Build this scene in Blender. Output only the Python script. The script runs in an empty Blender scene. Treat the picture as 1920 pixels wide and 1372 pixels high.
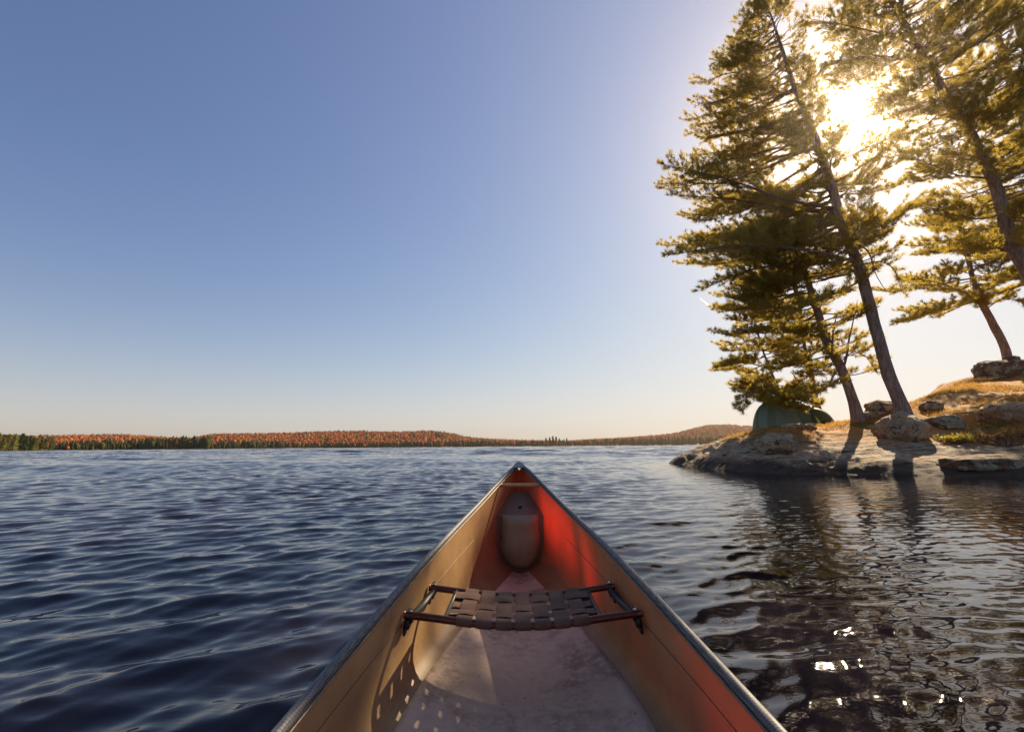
import bpy, math, random
import numpy as np
from mathutils import Vector, Matrix

# ------------------------------------------------------------------ camera, sky, sun
scene = bpy.context.scene
F = 853.0                       # focal length in photo pixels (1920 wide)
CAMH = 0.70
PITCH = math.atan(150.0 / F)
ROLL = math.radians(0.42)
fwd = np.array([0, math.cos(PITCH), math.sin(PITCH)])
upv = np.array([0, -math.sin(PITCH), math.cos(PITCH)])
rgt = np.array([1.0, 0, 0])
camR = rgt * math.cos(ROLL) - upv * math.sin(ROLL)
camU = upv * math.cos(ROLL) + rgt * math.sin(ROLL)
cam_data = bpy.data.cameras.new("camera")
cam = bpy.data.objects.new("camera", cam_data)
scene.collection.objects.link(cam)
cam_data.sensor_width = 36.0
cam_data.lens = 36.0 * F / 1920.0
cam_data.clip_start = 0.02
cam_data.clip_end = 30000
M = Matrix.Identity(4)
for i in range(3):
    M[i][0] = camR[i]; M[i][1] = camU[i]; M[i][2] = -fwd[i]
M[2][3] = CAMH
cam.matrix_world = M
scene.camera = cam
CAM = np.array([0, 0, CAMH])


def ray(u, v):
    d = camR * ((u - 960) / F) + camU * (-(v - 686) / F) + fwd
    return d


def at(u, v, depth):
    """world point seen at photo pixel (u, v) at world y = depth"""
    d = ray(u, v)
    return CAM + d * (depth / d[1])


SUN = ray(1592, 196)
SUN = SUN / np.linalg.norm(SUN)
SUN_EL = math.asin(SUN[2])
SUN_AZ = math.atan2(SUN[0], SUN[1])       # clockwise from +Y

world = bpy.data.worlds.new("World")
scene.world = world
world.use_nodes = True
wn = world.node_tree.nodes
wl = world.node_tree.links
wn.clear()
wout = wn.new("ShaderNodeOutputWorld")
wbg = wn.new("ShaderNodeBackground")
sky = wn.new("ShaderNodeTexSky")
sky.sky_type = 'NISHITA'
sky.sun_disc = False
sky.sun_elevation = SUN_EL
sky.sun_rotation = SUN_AZ
sky.altitude = 300
sky.air_density = 1.0
sky.dust_density = 0.5
sky.ozone_density = 3.2
# the sun itself and the bright air right round it, added to the sky by angle from the sun
tc = wn.new("ShaderNodeTexCoord")
dot = wn.new("ShaderNodeVectorMath"); dot.operation = 'DOT_PRODUCT'
dot.inputs[1].default_value = tuple(SUN)
nrm = wn.new("ShaderNodeVectorMath"); nrm.operation = 'NORMALIZE'
wl.new(tc.outputs["Generated"], nrm.inputs[0])
wl.new(nrm.outputs[0], dot.inputs[0])
acs = wn.new("ShaderNodeMath"); acs.operation = 'ARCCOSINE'
wl.new(dot.outputs["Value"], acs.inputs[0])


def wmath(op, a, b=None):
    n = wn.new("ShaderNodeMath"); n.operation = op
    for i, x in enumerate((a, b)):
        if x is None: continue
        if isinstance(x, (int, float)): n.inputs[i].default_value = x
        else: wl.new(x, n.inputs[i])
    return n.outputs[0]


def halo(deg, power, amp):
    t = wmath('DIVIDE', acs.outputs[0], math.radians(deg))
    t = wmath('POWER', t, power)
    e = wmath('POWER', math.e, wmath('MULTIPLY', t, -1.0))
    return wmath('MULTIPLY', e, amp)


SKY_STR = 0.072
EXPO = 1.06
disc = halo(1.5, 4.0, 70.0)
h1 = halo(28.0, 1.3, 1.5)
core = wmath('ADD', disc, h1)
mixc = wn.new("ShaderNodeMix"); mixc.data_type = 'RGBA'; mixc.blend_type = 'ADD'
mixc.inputs["Factor"].default_value = 1.0
tint = wn.new("ShaderNodeVectorMath"); tint.operation = 'SCALE'
tint.inputs[0].default_value = (1.0, 0.86, 0.66)
wl.new(core, tint.inputs["Scale"])
def wvec(op, a, b=None):
    n = wn.new("ShaderNodeVectorMath"); n.operation = op
    for i, x in enumerate((a, b)):
        if x is None: continue
        if isinstance(x, tuple): n.inputs[i].default_value = x
        else: wl.new(x, n.inputs[i])
    return n.outputs[0]


# shoulder on the brightest sky, and the pale warm band of air along the horizon
K = SKY_STR * 2 ** EXPO
k3 = lambda *c: tuple(c)
x = wvec('MULTIPLY', sky.outputs[0], k3(0.94 * K, 0.865 * K, 1.01 * K))
xs = wvec('MULTIPLY', x, k3(1 / 0.95, 1 / 0.95, 1 / 0.90))
den = wvec('ADD', wvec('MULTIPLY', xs, xs), (1.0, 1.0, 1.0))
sx = wn.new("ShaderNodeSeparateXYZ"); wl.new(den, sx.inputs[0])
cx = wn.new("ShaderNodeCombineXYZ")
for i in range(3): wl.new(wmath('POWER', sx.outputs[i], 0.5), cx.inputs[i])
y = wvec('DIVIDE', x, cx.outputs[0])
sz = wn.new("ShaderNodeSeparateXYZ"); wl.new(nrm.outputs[0], sz.inputs[0])
hz = wmath('MULTIPLY', wmath('POWER', math.e, wmath('MULTIPLY', wmath('ABSOLUTE', sz.outputs[2]), -1 / math.sin(math.radians(5.2)))), 0.85)
hm = wn.new("ShaderNodeMix"); hm.data_type = 'RGBA'
wl.new(hz, hm.inputs["Factor"]); wl.new(y, hm.inputs["A"]); hm.inputs["B"].default_value = (0.76, 0.68, 0.58, 1)
y = wvec('DIVIDE', hm.outputs["Result"], k3(K, K, K))
wl.new(y, mixc.inputs["A"])
wl.new(tint.outputs[0], mixc.inputs["B"])
wl.new(mixc.outputs["Result"], wbg.inputs["Color"])
wbg.inputs["Strength"].default_value = SKY_STR
wl.new(wbg.outputs[0], wout.inputs["Surface"])

sl = bpy.data.lights.new("sun", 'SUN')
sl.energy = 5.0
sl.angle = math.radians(0.5)
sl.color = (1.0, 0.80, 0.54)
sun = bpy.data.objects.new("sun", sl)
scene.collection.objects.link(sun)
sun.rotation_euler = Vector(SUN).to_track_quat('Z', 'Y').to_euler()
sun.location = (20, 25, 30)

vs = scene.view_settings
vs.view_transform = 'Standard'
vs.look = 'None'
vs.exposure = EXPO
vs.gamma = 1.0
scene.cycles.max_bounces = 8
scene.cycles.transparent_max_bounces = 8
scene.cycles.use_denoising = True
scene.cycles.sample_clamp_indirect = 6.0

# ------------------------------------------------------------------ helpers
rng = np.random.default_rng(11)


def link(name, me, mat=None, parent=None, smooth=False, loc=None):
    o = bpy.data.objects.new(name, me)
    scene.collection.objects.link(o)
    if mat is not None:
        me.materials.append(mat)
    if parent is not None:
        o.parent = parent
    if loc is not None:
        o.location = loc
    if smooth:
        me.polygons.foreach_set("use_smooth", np.ones(len(me.polygons), dtype=bool))
    return o


def mesh_np(name, verts, faces):
    """verts Nx3, faces list of arrays (each Mxk)"""
    me = bpy.data.meshes.new(name)
    verts = np.asarray(verts, dtype=np.float32)
    me.vertices.add(len(verts))
    me.vertices.foreach_set("co", verts.ravel())
    fl = [np.asarray(f, dtype=np.int32) for f in faces if len(f)]
    nl = sum(f.size for f in fl)
    npoly = sum(len(f) for f in fl)
    me.loops.add(nl)
    me.loops.foreach_set("vertex_index", np.concatenate([f.ravel() for f in fl]))
    me.polygons.add(npoly)
    starts, off = [], 0
    for f in fl:
        k = f.shape[1]
        starts.append(off + np.arange(len(f)) * k)
        off += f.size
    me.polygons.foreach_set("loop_start", np.concatenate(starts).astype(np.int32))
    me.update(calc_edges=True)
    me.validate(clean_customdata=False)
    return me


class MB:
    """collects vertices and faces of one mesh"""
    def __init__(self):
        self.v = []; self.f = {}; self.n = 0

    def add(self, verts, faces):
        verts = np.asarray(verts, dtype=float)
        faces = np.asarray(faces, dtype=int)
        self.v.append(verts)
        self.f.setdefault(faces.shape[1], []).append(faces + self.n)
        self.n += len(verts)

    def grid(self, P, closed_u=False, closed_v=False):
        """P: (nu, nv, 3)"""
        nu, nv = P.shape[:2]
        idx = np.arange(nu * nv).reshape(nu, nv)
        iu = np.arange(nu if closed_u else nu - 1); iv = np.arange(nv if closed_v else nv - 1)
        a, b = np.meshgrid(iu, iv, indexing='ij')
        a2 = (a + 1) % nu; b2 = (b + 1) % nv
        q = np.stack([idx[a, b], idx[a2, b], idx[a2, b2], idx[a, b2]], -1).reshape(-1, 4)
        self.add(P.reshape(-1, 3), q)

    def tube(self, pts, rad, n=8, cap=True, flat=1.0):
        pts = np.asarray(pts, float)
        rad = np.broadcast_to(np.asarray(rad, float), (len(pts),))
        T = np.gradient(pts, axis=0)
        T /= np.linalg.norm(T, axis=1)[:, None] + 1e-12
        ref = np.array([0.0, 0, 1]) if abs(T[:, 2]).mean() < 0.9 else np.array([0.0, 1, 0])
        A = np.cross(T, ref); A /= np.linalg.norm(A, axis=1)[:, None] + 1e-12
        B = np.cross(A, T)
        th = np.linspace(0, 2 * math.pi, n, endpoint=False)
        P = pts[:, None] + rad[:, None, None] * (np.cos(th)[None, :, None] * A[:, None] + flat * np.sin(th)[None, :, None] * B[:, None])
        base = self.n
        self.grid(P, closed_v=True)
        if cap:
            c0 = np.arange(n)[::-1]; c1 = (len(pts) - 1) * n + np.arange(n)
            self.f.setdefault(n, []).append(np.array([c0 + base, c1 + base]))

    def box(self, c, s, R=None):
        c = np.asarray(c, float); s = np.asarray(s, float) / 2
        V = np.array([[x, y, z] for x in (-1, 1) for y in (-1, 1) for z in (-1, 1)], float) * s
        if R is not None: V = V @ np.asarray(R).T
        self.add(V + c, [[0, 1, 3, 2], [4, 6, 7, 5], [0, 4, 5, 1], [2, 3, 7, 6], [0, 2, 6, 4], [1, 5, 7, 3]])

    def build(self, name, mat, parent=None, smooth=False, loc=None):
        V = np.concatenate(self.v)
        if loc is not None: V = V - np.asarray(loc)
        me = mesh_np(name, V, [np.concatenate(x) for x in self.f.values()])
        return link(name, me, mat, parent, smooth, loc)


def tag(o, label=None, cat=None, group=None, kind=None):
    if label: o["label"] = label
    if cat: o["category"] = cat
    if group: o["group"] = group
    if kind: o["kind"] = kind
    return o


def thing(name, label, cat, loc=(0, 0, 0), group=None):
    o = bpy.data.objects.new(name, None)
    o.empty_display_size = 0.1
    scene.collection.objects.link(o)
    o.location = loc
    return tag(o, label, cat, group)


def part(o, parent):
    """parent o (built in world space) under an empty without moving it"""
    o.parent = parent
    o.matrix_parent_inverse = Matrix.Translation(parent.location).inverted()
    return o


# value noise
_perm = np.random.default_rng(5).random(65536)


def vnoise(x, y, z=0.0):
    x, y, z = np.broadcast_arrays(np.asarray(x, float), np.asarray(y, float), np.asarray(z, float))
    xi, yi, zi = np.floor(x).astype(int), np.floor(y).astype(int), np.floor(z).astype(int)
    fx, fy, fz = x - xi, y - yi, z - zi
    fx, fy, fz = [t * t * t * (t * (t * 6 - 15) + 10) for t in (fx, fy, fz)]

    def h(a, b, c):
        return _perm[(a * 73856093 ^ b * 19349663 ^ c * 83492791) & 65535]
    r = 0
    for dx in (0, 1):
        for dy in (0, 1):
            for dz in (0, 1):
                w = (fx if dx else 1 - fx) * (fy if dy else 1 - fy) * (fz if dz else 1 - fz)
                r = r + w * h(xi + dx, yi + dy, zi + dz)
    return r * 2 - 1


def fbm(x, y, z=0.0, oct=4, gain=0.5):
    s, a = 0, 1.0
    for i in range(oct):
        s = s + a * vnoise(np.asarray(x) * 2 ** i + 17.3 * i, np.asarray(y) * 2 ** i - 9.1 * i, np.asarray(z) * 2 ** i + 3.7 * i)
        a *= gain
    return s


def pchip(xs, ys):
    xs = np.asarray(xs, float); ys = np.asarray(ys, float)
    h = np.diff(xs); dl = np.diff(ys) / h
    m = np.zeros_like(ys)
    for i in range(1, len(xs) - 1):
        if dl[i - 1] * dl[i] > 0:
            w1 = 2 * h[i] + h[i - 1]; w2 = h[i] + 2 * h[i - 1]
            m[i] = (w1 + w2) / (w1 / dl[i - 1] + w2 / dl[i])
    m[0] = dl[0]; m[-1] = dl[-1]

    def f(x):
        x = np.clip(np.asarray(x, float), xs[0], xs[-1])
        i = np.clip(np.searchsorted(xs, x) - 1, 0, len(xs) - 2)
        t = (x - xs[i]) / h[i]
        return ((2 * t ** 3 - 3 * t ** 2 + 1) * ys[i] + (t ** 3 - 2 * t ** 2 + t) * h[i] * m[i]
                + (-2 * t ** 3 + 3 * t ** 2) * ys[i + 1] + (t ** 3 - t ** 2) * h[i] * m[i + 1])
    return f


def smooth01(t):
    t = np.clip(t, 0, 1)
    return t * t * (3 - 2 * t)


# ------------------------------------------------------------------ materials
class NT:
    def __init__(self, name):
        self.m = bpy.data.materials.new(name)
        self.m.use_nodes = True
        self.t = self.m.node_tree
        self.t.nodes.clear()
        self.out = self.n("ShaderNodeOutputMaterial")

    def n(self, typ, **kw):
        nd = self.t.nodes.new(typ)
        for k, v in kw.items():
            setattr(nd, k, v)
        return nd

    def l(self, a, b):
        self.t.links.new(a, b)

    def setv(self, sock, v):
        if hasattr(v, "is_output"): self.l(v, sock)
        elif isinstance(v, tuple) and len(v) == 3 and sock.type == 'RGBA': sock.default_value = (*v, 1)
        else: sock.default_value = v

    def pos(self):
        return self.n("ShaderNodeNewGeometry").outputs["Position"]

    def coord(self, scale=(1, 1, 1), rot=(0, 0, 0), obj=False):
        src = self.n("ShaderNodeTexCoord").outputs["Object"] if obj else self.pos()
        mp = self.n("ShaderNodeMapping")
        self.l(src, mp.inputs["Vector"])
        mp.inputs["Scale"].default_value = scale
        mp.inputs["Rotation"].default_value = rot
        return mp.outputs[0]

    def noise(self, vec, scale, detail=4, rough=0.55, dist=0.0):
        nd = self.n("ShaderNodeTexNoise")
        self.l(vec, nd.inputs["Vector"])
        nd.inputs["Scale"].default_value = scale
        nd.inputs["Detail"].default_value = detail
        nd.inputs["Roughness"].default_value = rough
        nd.inputs["Distortion"].default_value = dist
        return nd.outputs["Fac"]

    def ramp(self, fac, lo, hi):
        nd = self.n("ShaderNodeMapRange")
        self.l(fac, nd.inputs["Value"])
        nd.inputs["From Min"].default_value = lo
        nd.inputs["From Max"].default_value = hi
        nd.interpolation_type = 'SMOOTHSTEP'
        return nd.outputs[0]

    def math(self, op, a, b=0.0):
        nd = self.n("ShaderNodeMath", operation=op)
        self.setv(nd.inputs[0], a); self.setv(nd.inputs[1], b)
        return nd.outputs[0]

    def mix(self, fac, a, b, mode='MIX'):
        nd = self.n("ShaderNodeMix", data_type='RGBA', blend_type=mode)
        self.setv(nd.inputs["Factor"], fac)
        self.setv(nd.inputs["A"], a); self.setv(nd.inputs["B"], b)
        return nd.outputs["Result"]

    def bump(self, h, strength=0.5, dist=0.01, normal=None):
        nd = self.n("ShaderNodeBump")
        nd.inputs["Strength"].default_value = strength
        nd.inputs["Distance"].default_value = dist
        self.l(h, nd.inputs["Height"])
        if normal is not None: self.l(normal, nd.inputs["Normal"])
        return nd.outputs[0]

    def bsdf(self, color, rough=0.6, metal=0.0, normal=None, spec=None, ior=None):
        b = self.n("ShaderNodeBsdfPrincipled")
        self.setv(b.inputs["Base Color"], color)
        self.setv(b.inputs["Roughness"], rough)
        self.setv(b.inputs["Metallic"], metal)
        if spec is not None: b.inputs["Specular IOR Level"].default_value = spec
        if ior is not None: b.inputs["IOR"].default_value = ior
        if normal is not None: self.l(normal, b.inputs["Normal"])
        return b.outputs[0]

    def done(self, shader):
        self.l(shader, self.out.inputs["Surface"])
        return self.m


def simple(name, c1, c2=None, scale=20, rough=0.6, metal=0.0, bump=0.0, spec=None, bdist=0.005):
    t = NT(name)
    v = t.coord(obj=True)
    nz = t.noise(v, scale, 5)
    col = t.mix(t.ramp(nz, 0.3, 0.7), c1, c2 if c2 else tuple(x * 0.75 for x in c1))
    nor = t.bump(nz, bump, bdist) if bump else None
    return t.done(t.bsdf(col, rough, metal, nor, spec))


WAVE_DIR = math.radians(-62)      # direction the ripples run towards (from +X)


def mat_water():
    t = NT("lake_water")
    v = t.coord((1.0, 2.6, 1.0), (0, 0, -(WAVE_DIR + math.pi / 2)))
    v2 = t.coord((1.0, 1.8, 1.0), (0, 0, 0.25))
    n1 = t.noise(v, 4.2, 3, 0.5, 0.3)
    n2 = t.noise(v2, 0.55, 4, 0.6, 0.2)
    # open water far out carries more chop than the mesh can hold
    ln = t.n("ShaderNodeVectorMath", operation='LENGTH'); t.l(t.pos(), ln.inputs[0])
    far = t.ramp(ln.outputs["Value"], 8, 60)
    n3 = t.noise(t.coord((1.0, 2.0, 1.0), (0, 0, 0.1)), 1.6, 3, 0.55)
    nor = t.bump(n1, 0.30, 0.010)
    # ripples too small for the mesh at that distance: tilt the normal itself
    nz = t.n("ShaderNodeTexNoise"); t.l(t.coord((1.0, 2.2, 1.0), (0, 0, 0.12)), nz.inputs["Vector"])
    nz.inputs["Scale"].default_value = 2.3; nz.inputs["Detail"].default_value = 3
    sub = t.n("ShaderNodeVectorMath", operation='SUBTRACT'); t.l(nz.outputs["Color"], sub.inputs[0]); sub.inputs[1].default_value = (0.5, 0.5, 0.5)
    k = t.n("ShaderNodeVectorMath", operation='MULTIPLY'); t.l(sub.outputs[0], k.inputs[0])
    cmb = t.n("ShaderNodeCombineXYZ")
    patch = t.math('ADD', t.math('MULTIPLY', t.noise(t.coord((0.6, 1.6, 1)), 0.05, 4), 1.0), 0.3)
    amt = t.math('MULTIPLY', t.math('MULTIPLY', far, 0.85), patch)
    t.l(amt, cmb.inputs[0]); t.l(amt, cmb.inputs[1]); t.l(cmb.outputs[0], k.inputs[1])
    ad = t.n("ShaderNodeVectorMath", operation='ADD'); t.l(nor, ad.inputs[0]); t.l(k.outputs[0], ad.inputs[1])
    nn = t.n("ShaderNodeVectorMath", operation='NORMALIZE'); t.l(ad.outputs[0], nn.inputs[0])
    nor = nn.outputs[0]
    return t.done(t.bsdf((0.010, 0.008, 0.013), 0.03, 0, nor, None, 1.333))


def mat_hull():
    t = NT("canoe_laminate")
    v = t.coord(obj=True)
    geo = t.n("ShaderNodeNewGeometry")
    nz = t.noise(v, 6, 5)
    fine = t.noise(t.coord((1, 0.06, 1), obj=True), 160, 2)
    tan = t.mix(t.ramp(nz, 0.3, 0.75), (0.37, 0.235, 0.105), (0.27, 0.165, 0.072))
    tan = t.mix(t.math('MULTIPLY', t.ramp(fine, 0.45, 0.75), 0.25), tan, (0.15, 0.085, 0.04))
    sc = t.noise(t.coord((1, 0.5, 1), obj=True), 14, 6, 0.7)
    tan = t.mix(t.math('MULTIPLY', t.ramp(sc, 0.60, 0.72), 0.5), tan, (0.12, 0.07, 0.04))
    drip = t.noise(t.coord((1, 9, 0.7), obj=True), 5, 5, 0.7)
    tan = t.mix(t.math('MULTIPLY', t.ramp(drip, 0.60, 0.70), 0.45), tan, (0.10, 0.06, 0.035))
    scr = t.noise(t.coord((1, 0.8, 12), obj=True, rot=(0.25, 0, 0)), 9, 4, 0.75)
    tan = t.mix(t.math('MULTIPLY', t.ramp(scr, 0.67, 0.71), 0.5), tan, (0.50, 0.36, 0.20))
    red = t.mix(t.ramp(nz, 0.3, 0.7), (0.42, 0.018, 0.012), (0.36, 0.015, 0.012))
    col = t.mix(geo.outputs["Backfacing"], tan, red)
    wv = t.n("ShaderNodeTexChecker"); t.l(t.coord(obj=True, rot=(0.8, 0, 0.0)), wv.inputs["Vector"]); wv.inputs["Scale"].default_value = 260
    nor = t.bump(wv.outputs["Fac"], 0.12, 0.0008)
    nor = t.bump(nz, 0.15, 0.004, nor)
    d = t.bsdf(col, 0.45, 0, nor, 0.4)
    tr = t.n("ShaderNodeBsdfTranslucent")
    tv = t.noise(t.coord((1, 1, 0.5), obj=True), 9, 4)
    t.l(t.mix(t.ramp(tv, 0.3, 0.75), (1.0, 0.03, 0.012), (0.8, 0.03, 0.015)), tr.inputs["Color"])
    mx = t.n("ShaderNodeMixShader"); sepo = t.n("ShaderNodeSeparateXYZ"); t.l(t.coord(obj=True), sepo.inputs[0])
    # more translucent at the bow, less amidships: stands in for sun and tree shade
    t.l(t.math('ADD', t.math('MULTIPLY', t.ramp(sepo.outputs["Y"], 1.6, 2.8), 0.17), 0.07), mx.inputs[0])
    t.l(d, mx.inputs[1]); t.l(tr.outputs[0], mx.inputs[2])
    return t.done(mx.outputs[0])


def mat_weave(name, a, b, scale, rough=0.35, metal=0.2):
    t = NT(name)
    v = t.coord(obj=True, rot=(0.0, 0.0, 0.785))
    ck = t.n("ShaderNodeTexChecker"); t.l(v, ck.inputs["Vector"]); ck.inputs["Scale"].default_value = scale
    nz = t.noise(t.coord(obj=True), 25, 4)
    c = t.mix(ck.outputs["Fac"], a, b)
    c = t.mix(t.math('MULTIPLY', t.ramp(nz, 0.45, 0.75), 0.45), c, (0.16, 0.14, 0.12))
    nor = t.bump(ck.outputs["Fac"], 0.25, 0.001)
    return t.done(t.bsdf(c, t.math('ADD', t.math('MULTIPLY', nz, 0.3), rough - 0.1), metal, nor))


def mat_floor():
    t = NT("canoe_floor_coat")
    v = t.coord(obj=True)
    big = t.noise(v, 3.2, 6, 0.68, 0.3)
    sp = t.noise(v, 26, 6, 0.75)
    scr = t.noise(t.coord((6, 0.6, 1), obj=True), 18, 4, 0.7)
    c = t.mix(t.ramp(sp, 0.3, 0.7), (0.62, 0.47, 0.35), (0.50, 0.37, 0.27))
    dirt = t.math('MULTIPLY', t.ramp(big, 0.44, 0.62), t.ramp(sp, 0.32, 0.60))
    c = t.mix(t.math('MULTIPLY', dirt, 0.65), c, (0.16, 0.095, 0.06))
    c = t.mix(t.math('MULTIPLY', t.ramp(scr, 0.64, 0.74), 0.35), c, (0.68, 0.58, 0.48))
    bl = t.noise(v, 40, 2, 0.5)
    c = t.mix(t.math('MULTIPLY', t.ramp(bl, 0.70, 0.74), 0.6), c, (0.12, 0.08, 0.06))
    nor = t.bump(sp, 0.15, 0.002)
    return t.done(t.bsdf(c, 0.5, 0, nor, 0.4))


def mat_rock(name, moss=True, tint=(1, 1, 1)):
    t = NT(name)
    p = t.pos()
    geo = t.n("ShaderNodeNewGeometry")
    sep = t.n("ShaderNodeSeparateXYZ"); t.l(geo.outputs["Normal"], sep.inputs[0])
    sepz = t.n("ShaderNodeSeparateXYZ"); t.l(p, sepz.inputs[0])
    n1 = t.noise(p, 1.3, 6, 0.65, 0.4)
    n2 = t.noise(p, 9, 6, 0.7)
    n3 = t.noise(t.coord((0.16, 1.2, 3.0), (0, 0, 0.12)), 3.4, 6, 0.7, 0.35) if moss else t.noise(p, 5.0, 7, 0.75, 0.8)
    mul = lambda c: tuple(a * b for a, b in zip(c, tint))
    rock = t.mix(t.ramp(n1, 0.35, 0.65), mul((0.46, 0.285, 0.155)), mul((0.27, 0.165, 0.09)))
    rock = t.mix(t.math('MULTIPLY', t.ramp(n2, 0.47, 0.62), 0.75), rock, mul((0.16, 0.12, 0.095)))
    lich = t.math('MULTIPLY', t.ramp(t.noise(p, 2.6, 8, 0.78), 0.48, 0.56), t.ramp(n2, 0.30, 0.50))
    rock = t.mix(t.math('MULTIPLY', lich, 0.75), rock, (0.46, 0.42, 0.30))
    rock = t.mix(t.math('MULTIPLY', t.ramp(n3, 0.55, 0.60), 0.85), rock, (0.04, 0.03, 0.025))
    if moss:
        duff = t.mix(t.ramp(n2, 0.3, 0.7), (0.60, 0.27, 0.065), (0.44, 0.19, 0.05))
        mossc = t.mix(t.ramp(n2, 0.35, 0.65), (0.20, 0.17, 0.03), (0.10, 0.10, 0.02))
        duff = t.mix(t.math('MULTIPLY', t.ramp(t.noise(p, 22, 5, 0.7), 0.48, 0.62), 0.75), duff, (0.16, 0.07, 0.025))
        duff = t.mix(t.ramp(t.noise(p, 0.8, 5, 0.65), 0.52, 0.60), duff, mossc)
        flat = t.ramp(sep.outputs["Z"], 0.72, 0.88)
        hi = t.ramp(sepz.outputs["Z"], 0.55, 1.0)
        cov = t.math('MULTIPLY', t.math('MULTIPLY', flat, hi), t.ramp(t.noise(p, 1.1, 7, 0.75), 0.36, 0.48))
        rock = t.mix(cov, rock, duff)
        wet = t.ramp(t.math('ADD', sepz.outputs["Z"], t.math('MULTIPLY', n1, -0.50)), 0.16, -0.10)
        rock = t.mix(t.math('MULTIPLY', wet, 0.88), rock, (0.045, 0.028, 0.020))
    nor = t.bump(n2, 0.7, 0.05)
    nor = t.bump(n1, 0.6, 0.15, nor)
    nor = t.bump(n3, 0.6, 0.08, nor)
    return t.done(t.bsdf(rock, 0.85, 0, nor, 0.25))


def mat_bark():
    t = NT("pine_bark")
    v = t.coord((1, 1, 0.22), obj=True)
    n = t.noise(v, 16, 6, 0.7, 0.4)
    big = t.noise(t.coord(obj=True), 1.5, 3)
    c = t.mix(t.ramp(n, 0.35, 0.65), (0.21, 0.135, 0.105), (0.46, 0.32, 0.255))
    c = t.mix(t.math('MULTIPLY', t.ramp(big, 0.45, 0.7), 0.5), c, (0.18, 0.15, 0.14))
    return t.done(t.bsdf(c, 0.9, 0, t.bump(n, 1.0, 0.05), 0.2))


def mat_leaf(name, cols, trans, fac=0.5, scale=1.2):
    """thin leaf or needle: reflects and lets light through; colour from clumps"""
    t = NT(name)
    p = t.pos()
    n = t.noise(p, scale, 4, 0.6)
    n2 = t.noise(p, scale * 9, 3)
    c = t.mix(t.ramp(n, 0.35, 0.65), cols[0], cols[1])
    c = t.mix(t.math('MULTIPLY', t.ramp(n2, 0.5, 0.75), 0.6), c, cols[2])
    d = t.bsdf(c, 0.55, 0, None, 0.3)
    tr = t.n("ShaderNodeBsdfTranslucent")
    t.l(t.mix(t.ramp(n2, 0.4, 0.7), trans[0], trans[1]), tr.inputs["Color"])
    mx = t.n("ShaderNodeMixShader"); mx.inputs[0].default_value = fac
    t.l(d, mx.inputs[1]); t.l(tr.outputs[0], mx.inputs[2])
    return t.done(mx.outputs[0])


def mat_attr(name, attr="tint", rough=0.8, trans=0.42):
    t = NT(name)
    a = t.n("ShaderNodeAttribute"); a.attribute_name = attr
    n = t.noise(t.pos(), 0.8, 3)
    c = t.mix(t.math('MULTIPLY', t.ramp(n, 0.4, 0.7), 0.4), a.outputs["Color"], (0.03, 0.03, 0.012))
    d = t.bsdf(c, rough, 0, None, 0.1)
    tr = t.n("ShaderNodeBsdfTranslucent"); t.l(c, tr.inputs["Color"])
    mx = t.n("ShaderNodeMixShader"); mx.inputs[0].default_value = trans
    t.l(d, mx.inputs[1]); t.l(tr.outputs[0], mx.inputs[2])
    return t.done(mx.outputs[0])


M_WATER = mat_water()
M_HULL = mat_hull()
M_GUN = mat_weave("gunwale_weave", (0.045, 0.045, 0.050), (0.14, 0.14, 0.145), 170, 0.55, 0.0)
M_FLOOR = mat_floor()
M_ROCKG = mat_rock("shore_ground")
M_ROCK = mat_rock("boulder_rock", False, (1.1, 1.1, 1.1))
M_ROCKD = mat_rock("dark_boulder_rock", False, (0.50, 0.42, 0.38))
M_BARK = mat_bark()
M_NEEDLE = mat_leaf("pine_needles", [(0.125, 0.115, 0.026), (0.090, 0.092, 0.022), (0.20, 0.145, 0.035)],
                    [(0.62, 0.50, 0.07), (0.80, 0.53, 0.11)], 0.56)
M_FAR = mat_attr("far_foliage")

# ------------------------------------------------------------------ canoe shape
BOW, STERN = 3.60, -2.05
gw_w = pchip([-2.05, -1.9, -1.55, -1.1, -0.5, 0.2, 0.86, 1.56, 2.05, 2.58, 3.07, 3.4, 3.55, 3.60],
             [0.012, 0.05, 0.15, 0.26, 0.36, 0.41, 0.42, 0.362, 0.318, 0.25, 0.142, 0.058, 0.022, 0.012])
gw_z = pchip([-2.05, -1.5, -0.6, 0.2, 0.86, 1.56, 2.05, 2.58, 3.07, 3.4, 3.60],
             [0.56, 0.43, 0.29, 0.23, 0.228, 0.287, 0.319, 0.367, 0.461, 0.532, 0.561])
ctr = lambda d: 0.012 + 0.0105 * np.asarray(d, float)


def keel_z(d):
    d = np.asarray(d, float)
    a = np.clip((d - 2.9) / 0.70, 0, 1); b = np.clip((-1.35 - d) / 0.70, 0, 1)
    return -0.085 + 0.60 * (a ** 4 + b ** 4)


def sect_n(d):
    d = np.asarray(d, float)
    return 11.5 - 7.5 * smooth01((d - 2.9) / 0.7) - 7.5 * smooth01((-1.3 - d) / 0.7)


def bulge(d):
    d = np.asarray(d, float)
    return 0.20 * (1 - smooth01((d - 1.2) / 1.6)) * (1 - smooth01((0.3 - d) / 1.6))


def hull_b(d, z):
    zk, zg = keel_z(d), gw_z(d)
    t = np.clip((z - zk) / (zg - zk), 0, 1)
    return gw_w(d) * ((1 - (1 - t) ** sect_n(d)) + bulge(d) * t * (1 - t) ** 1.5)


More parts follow.
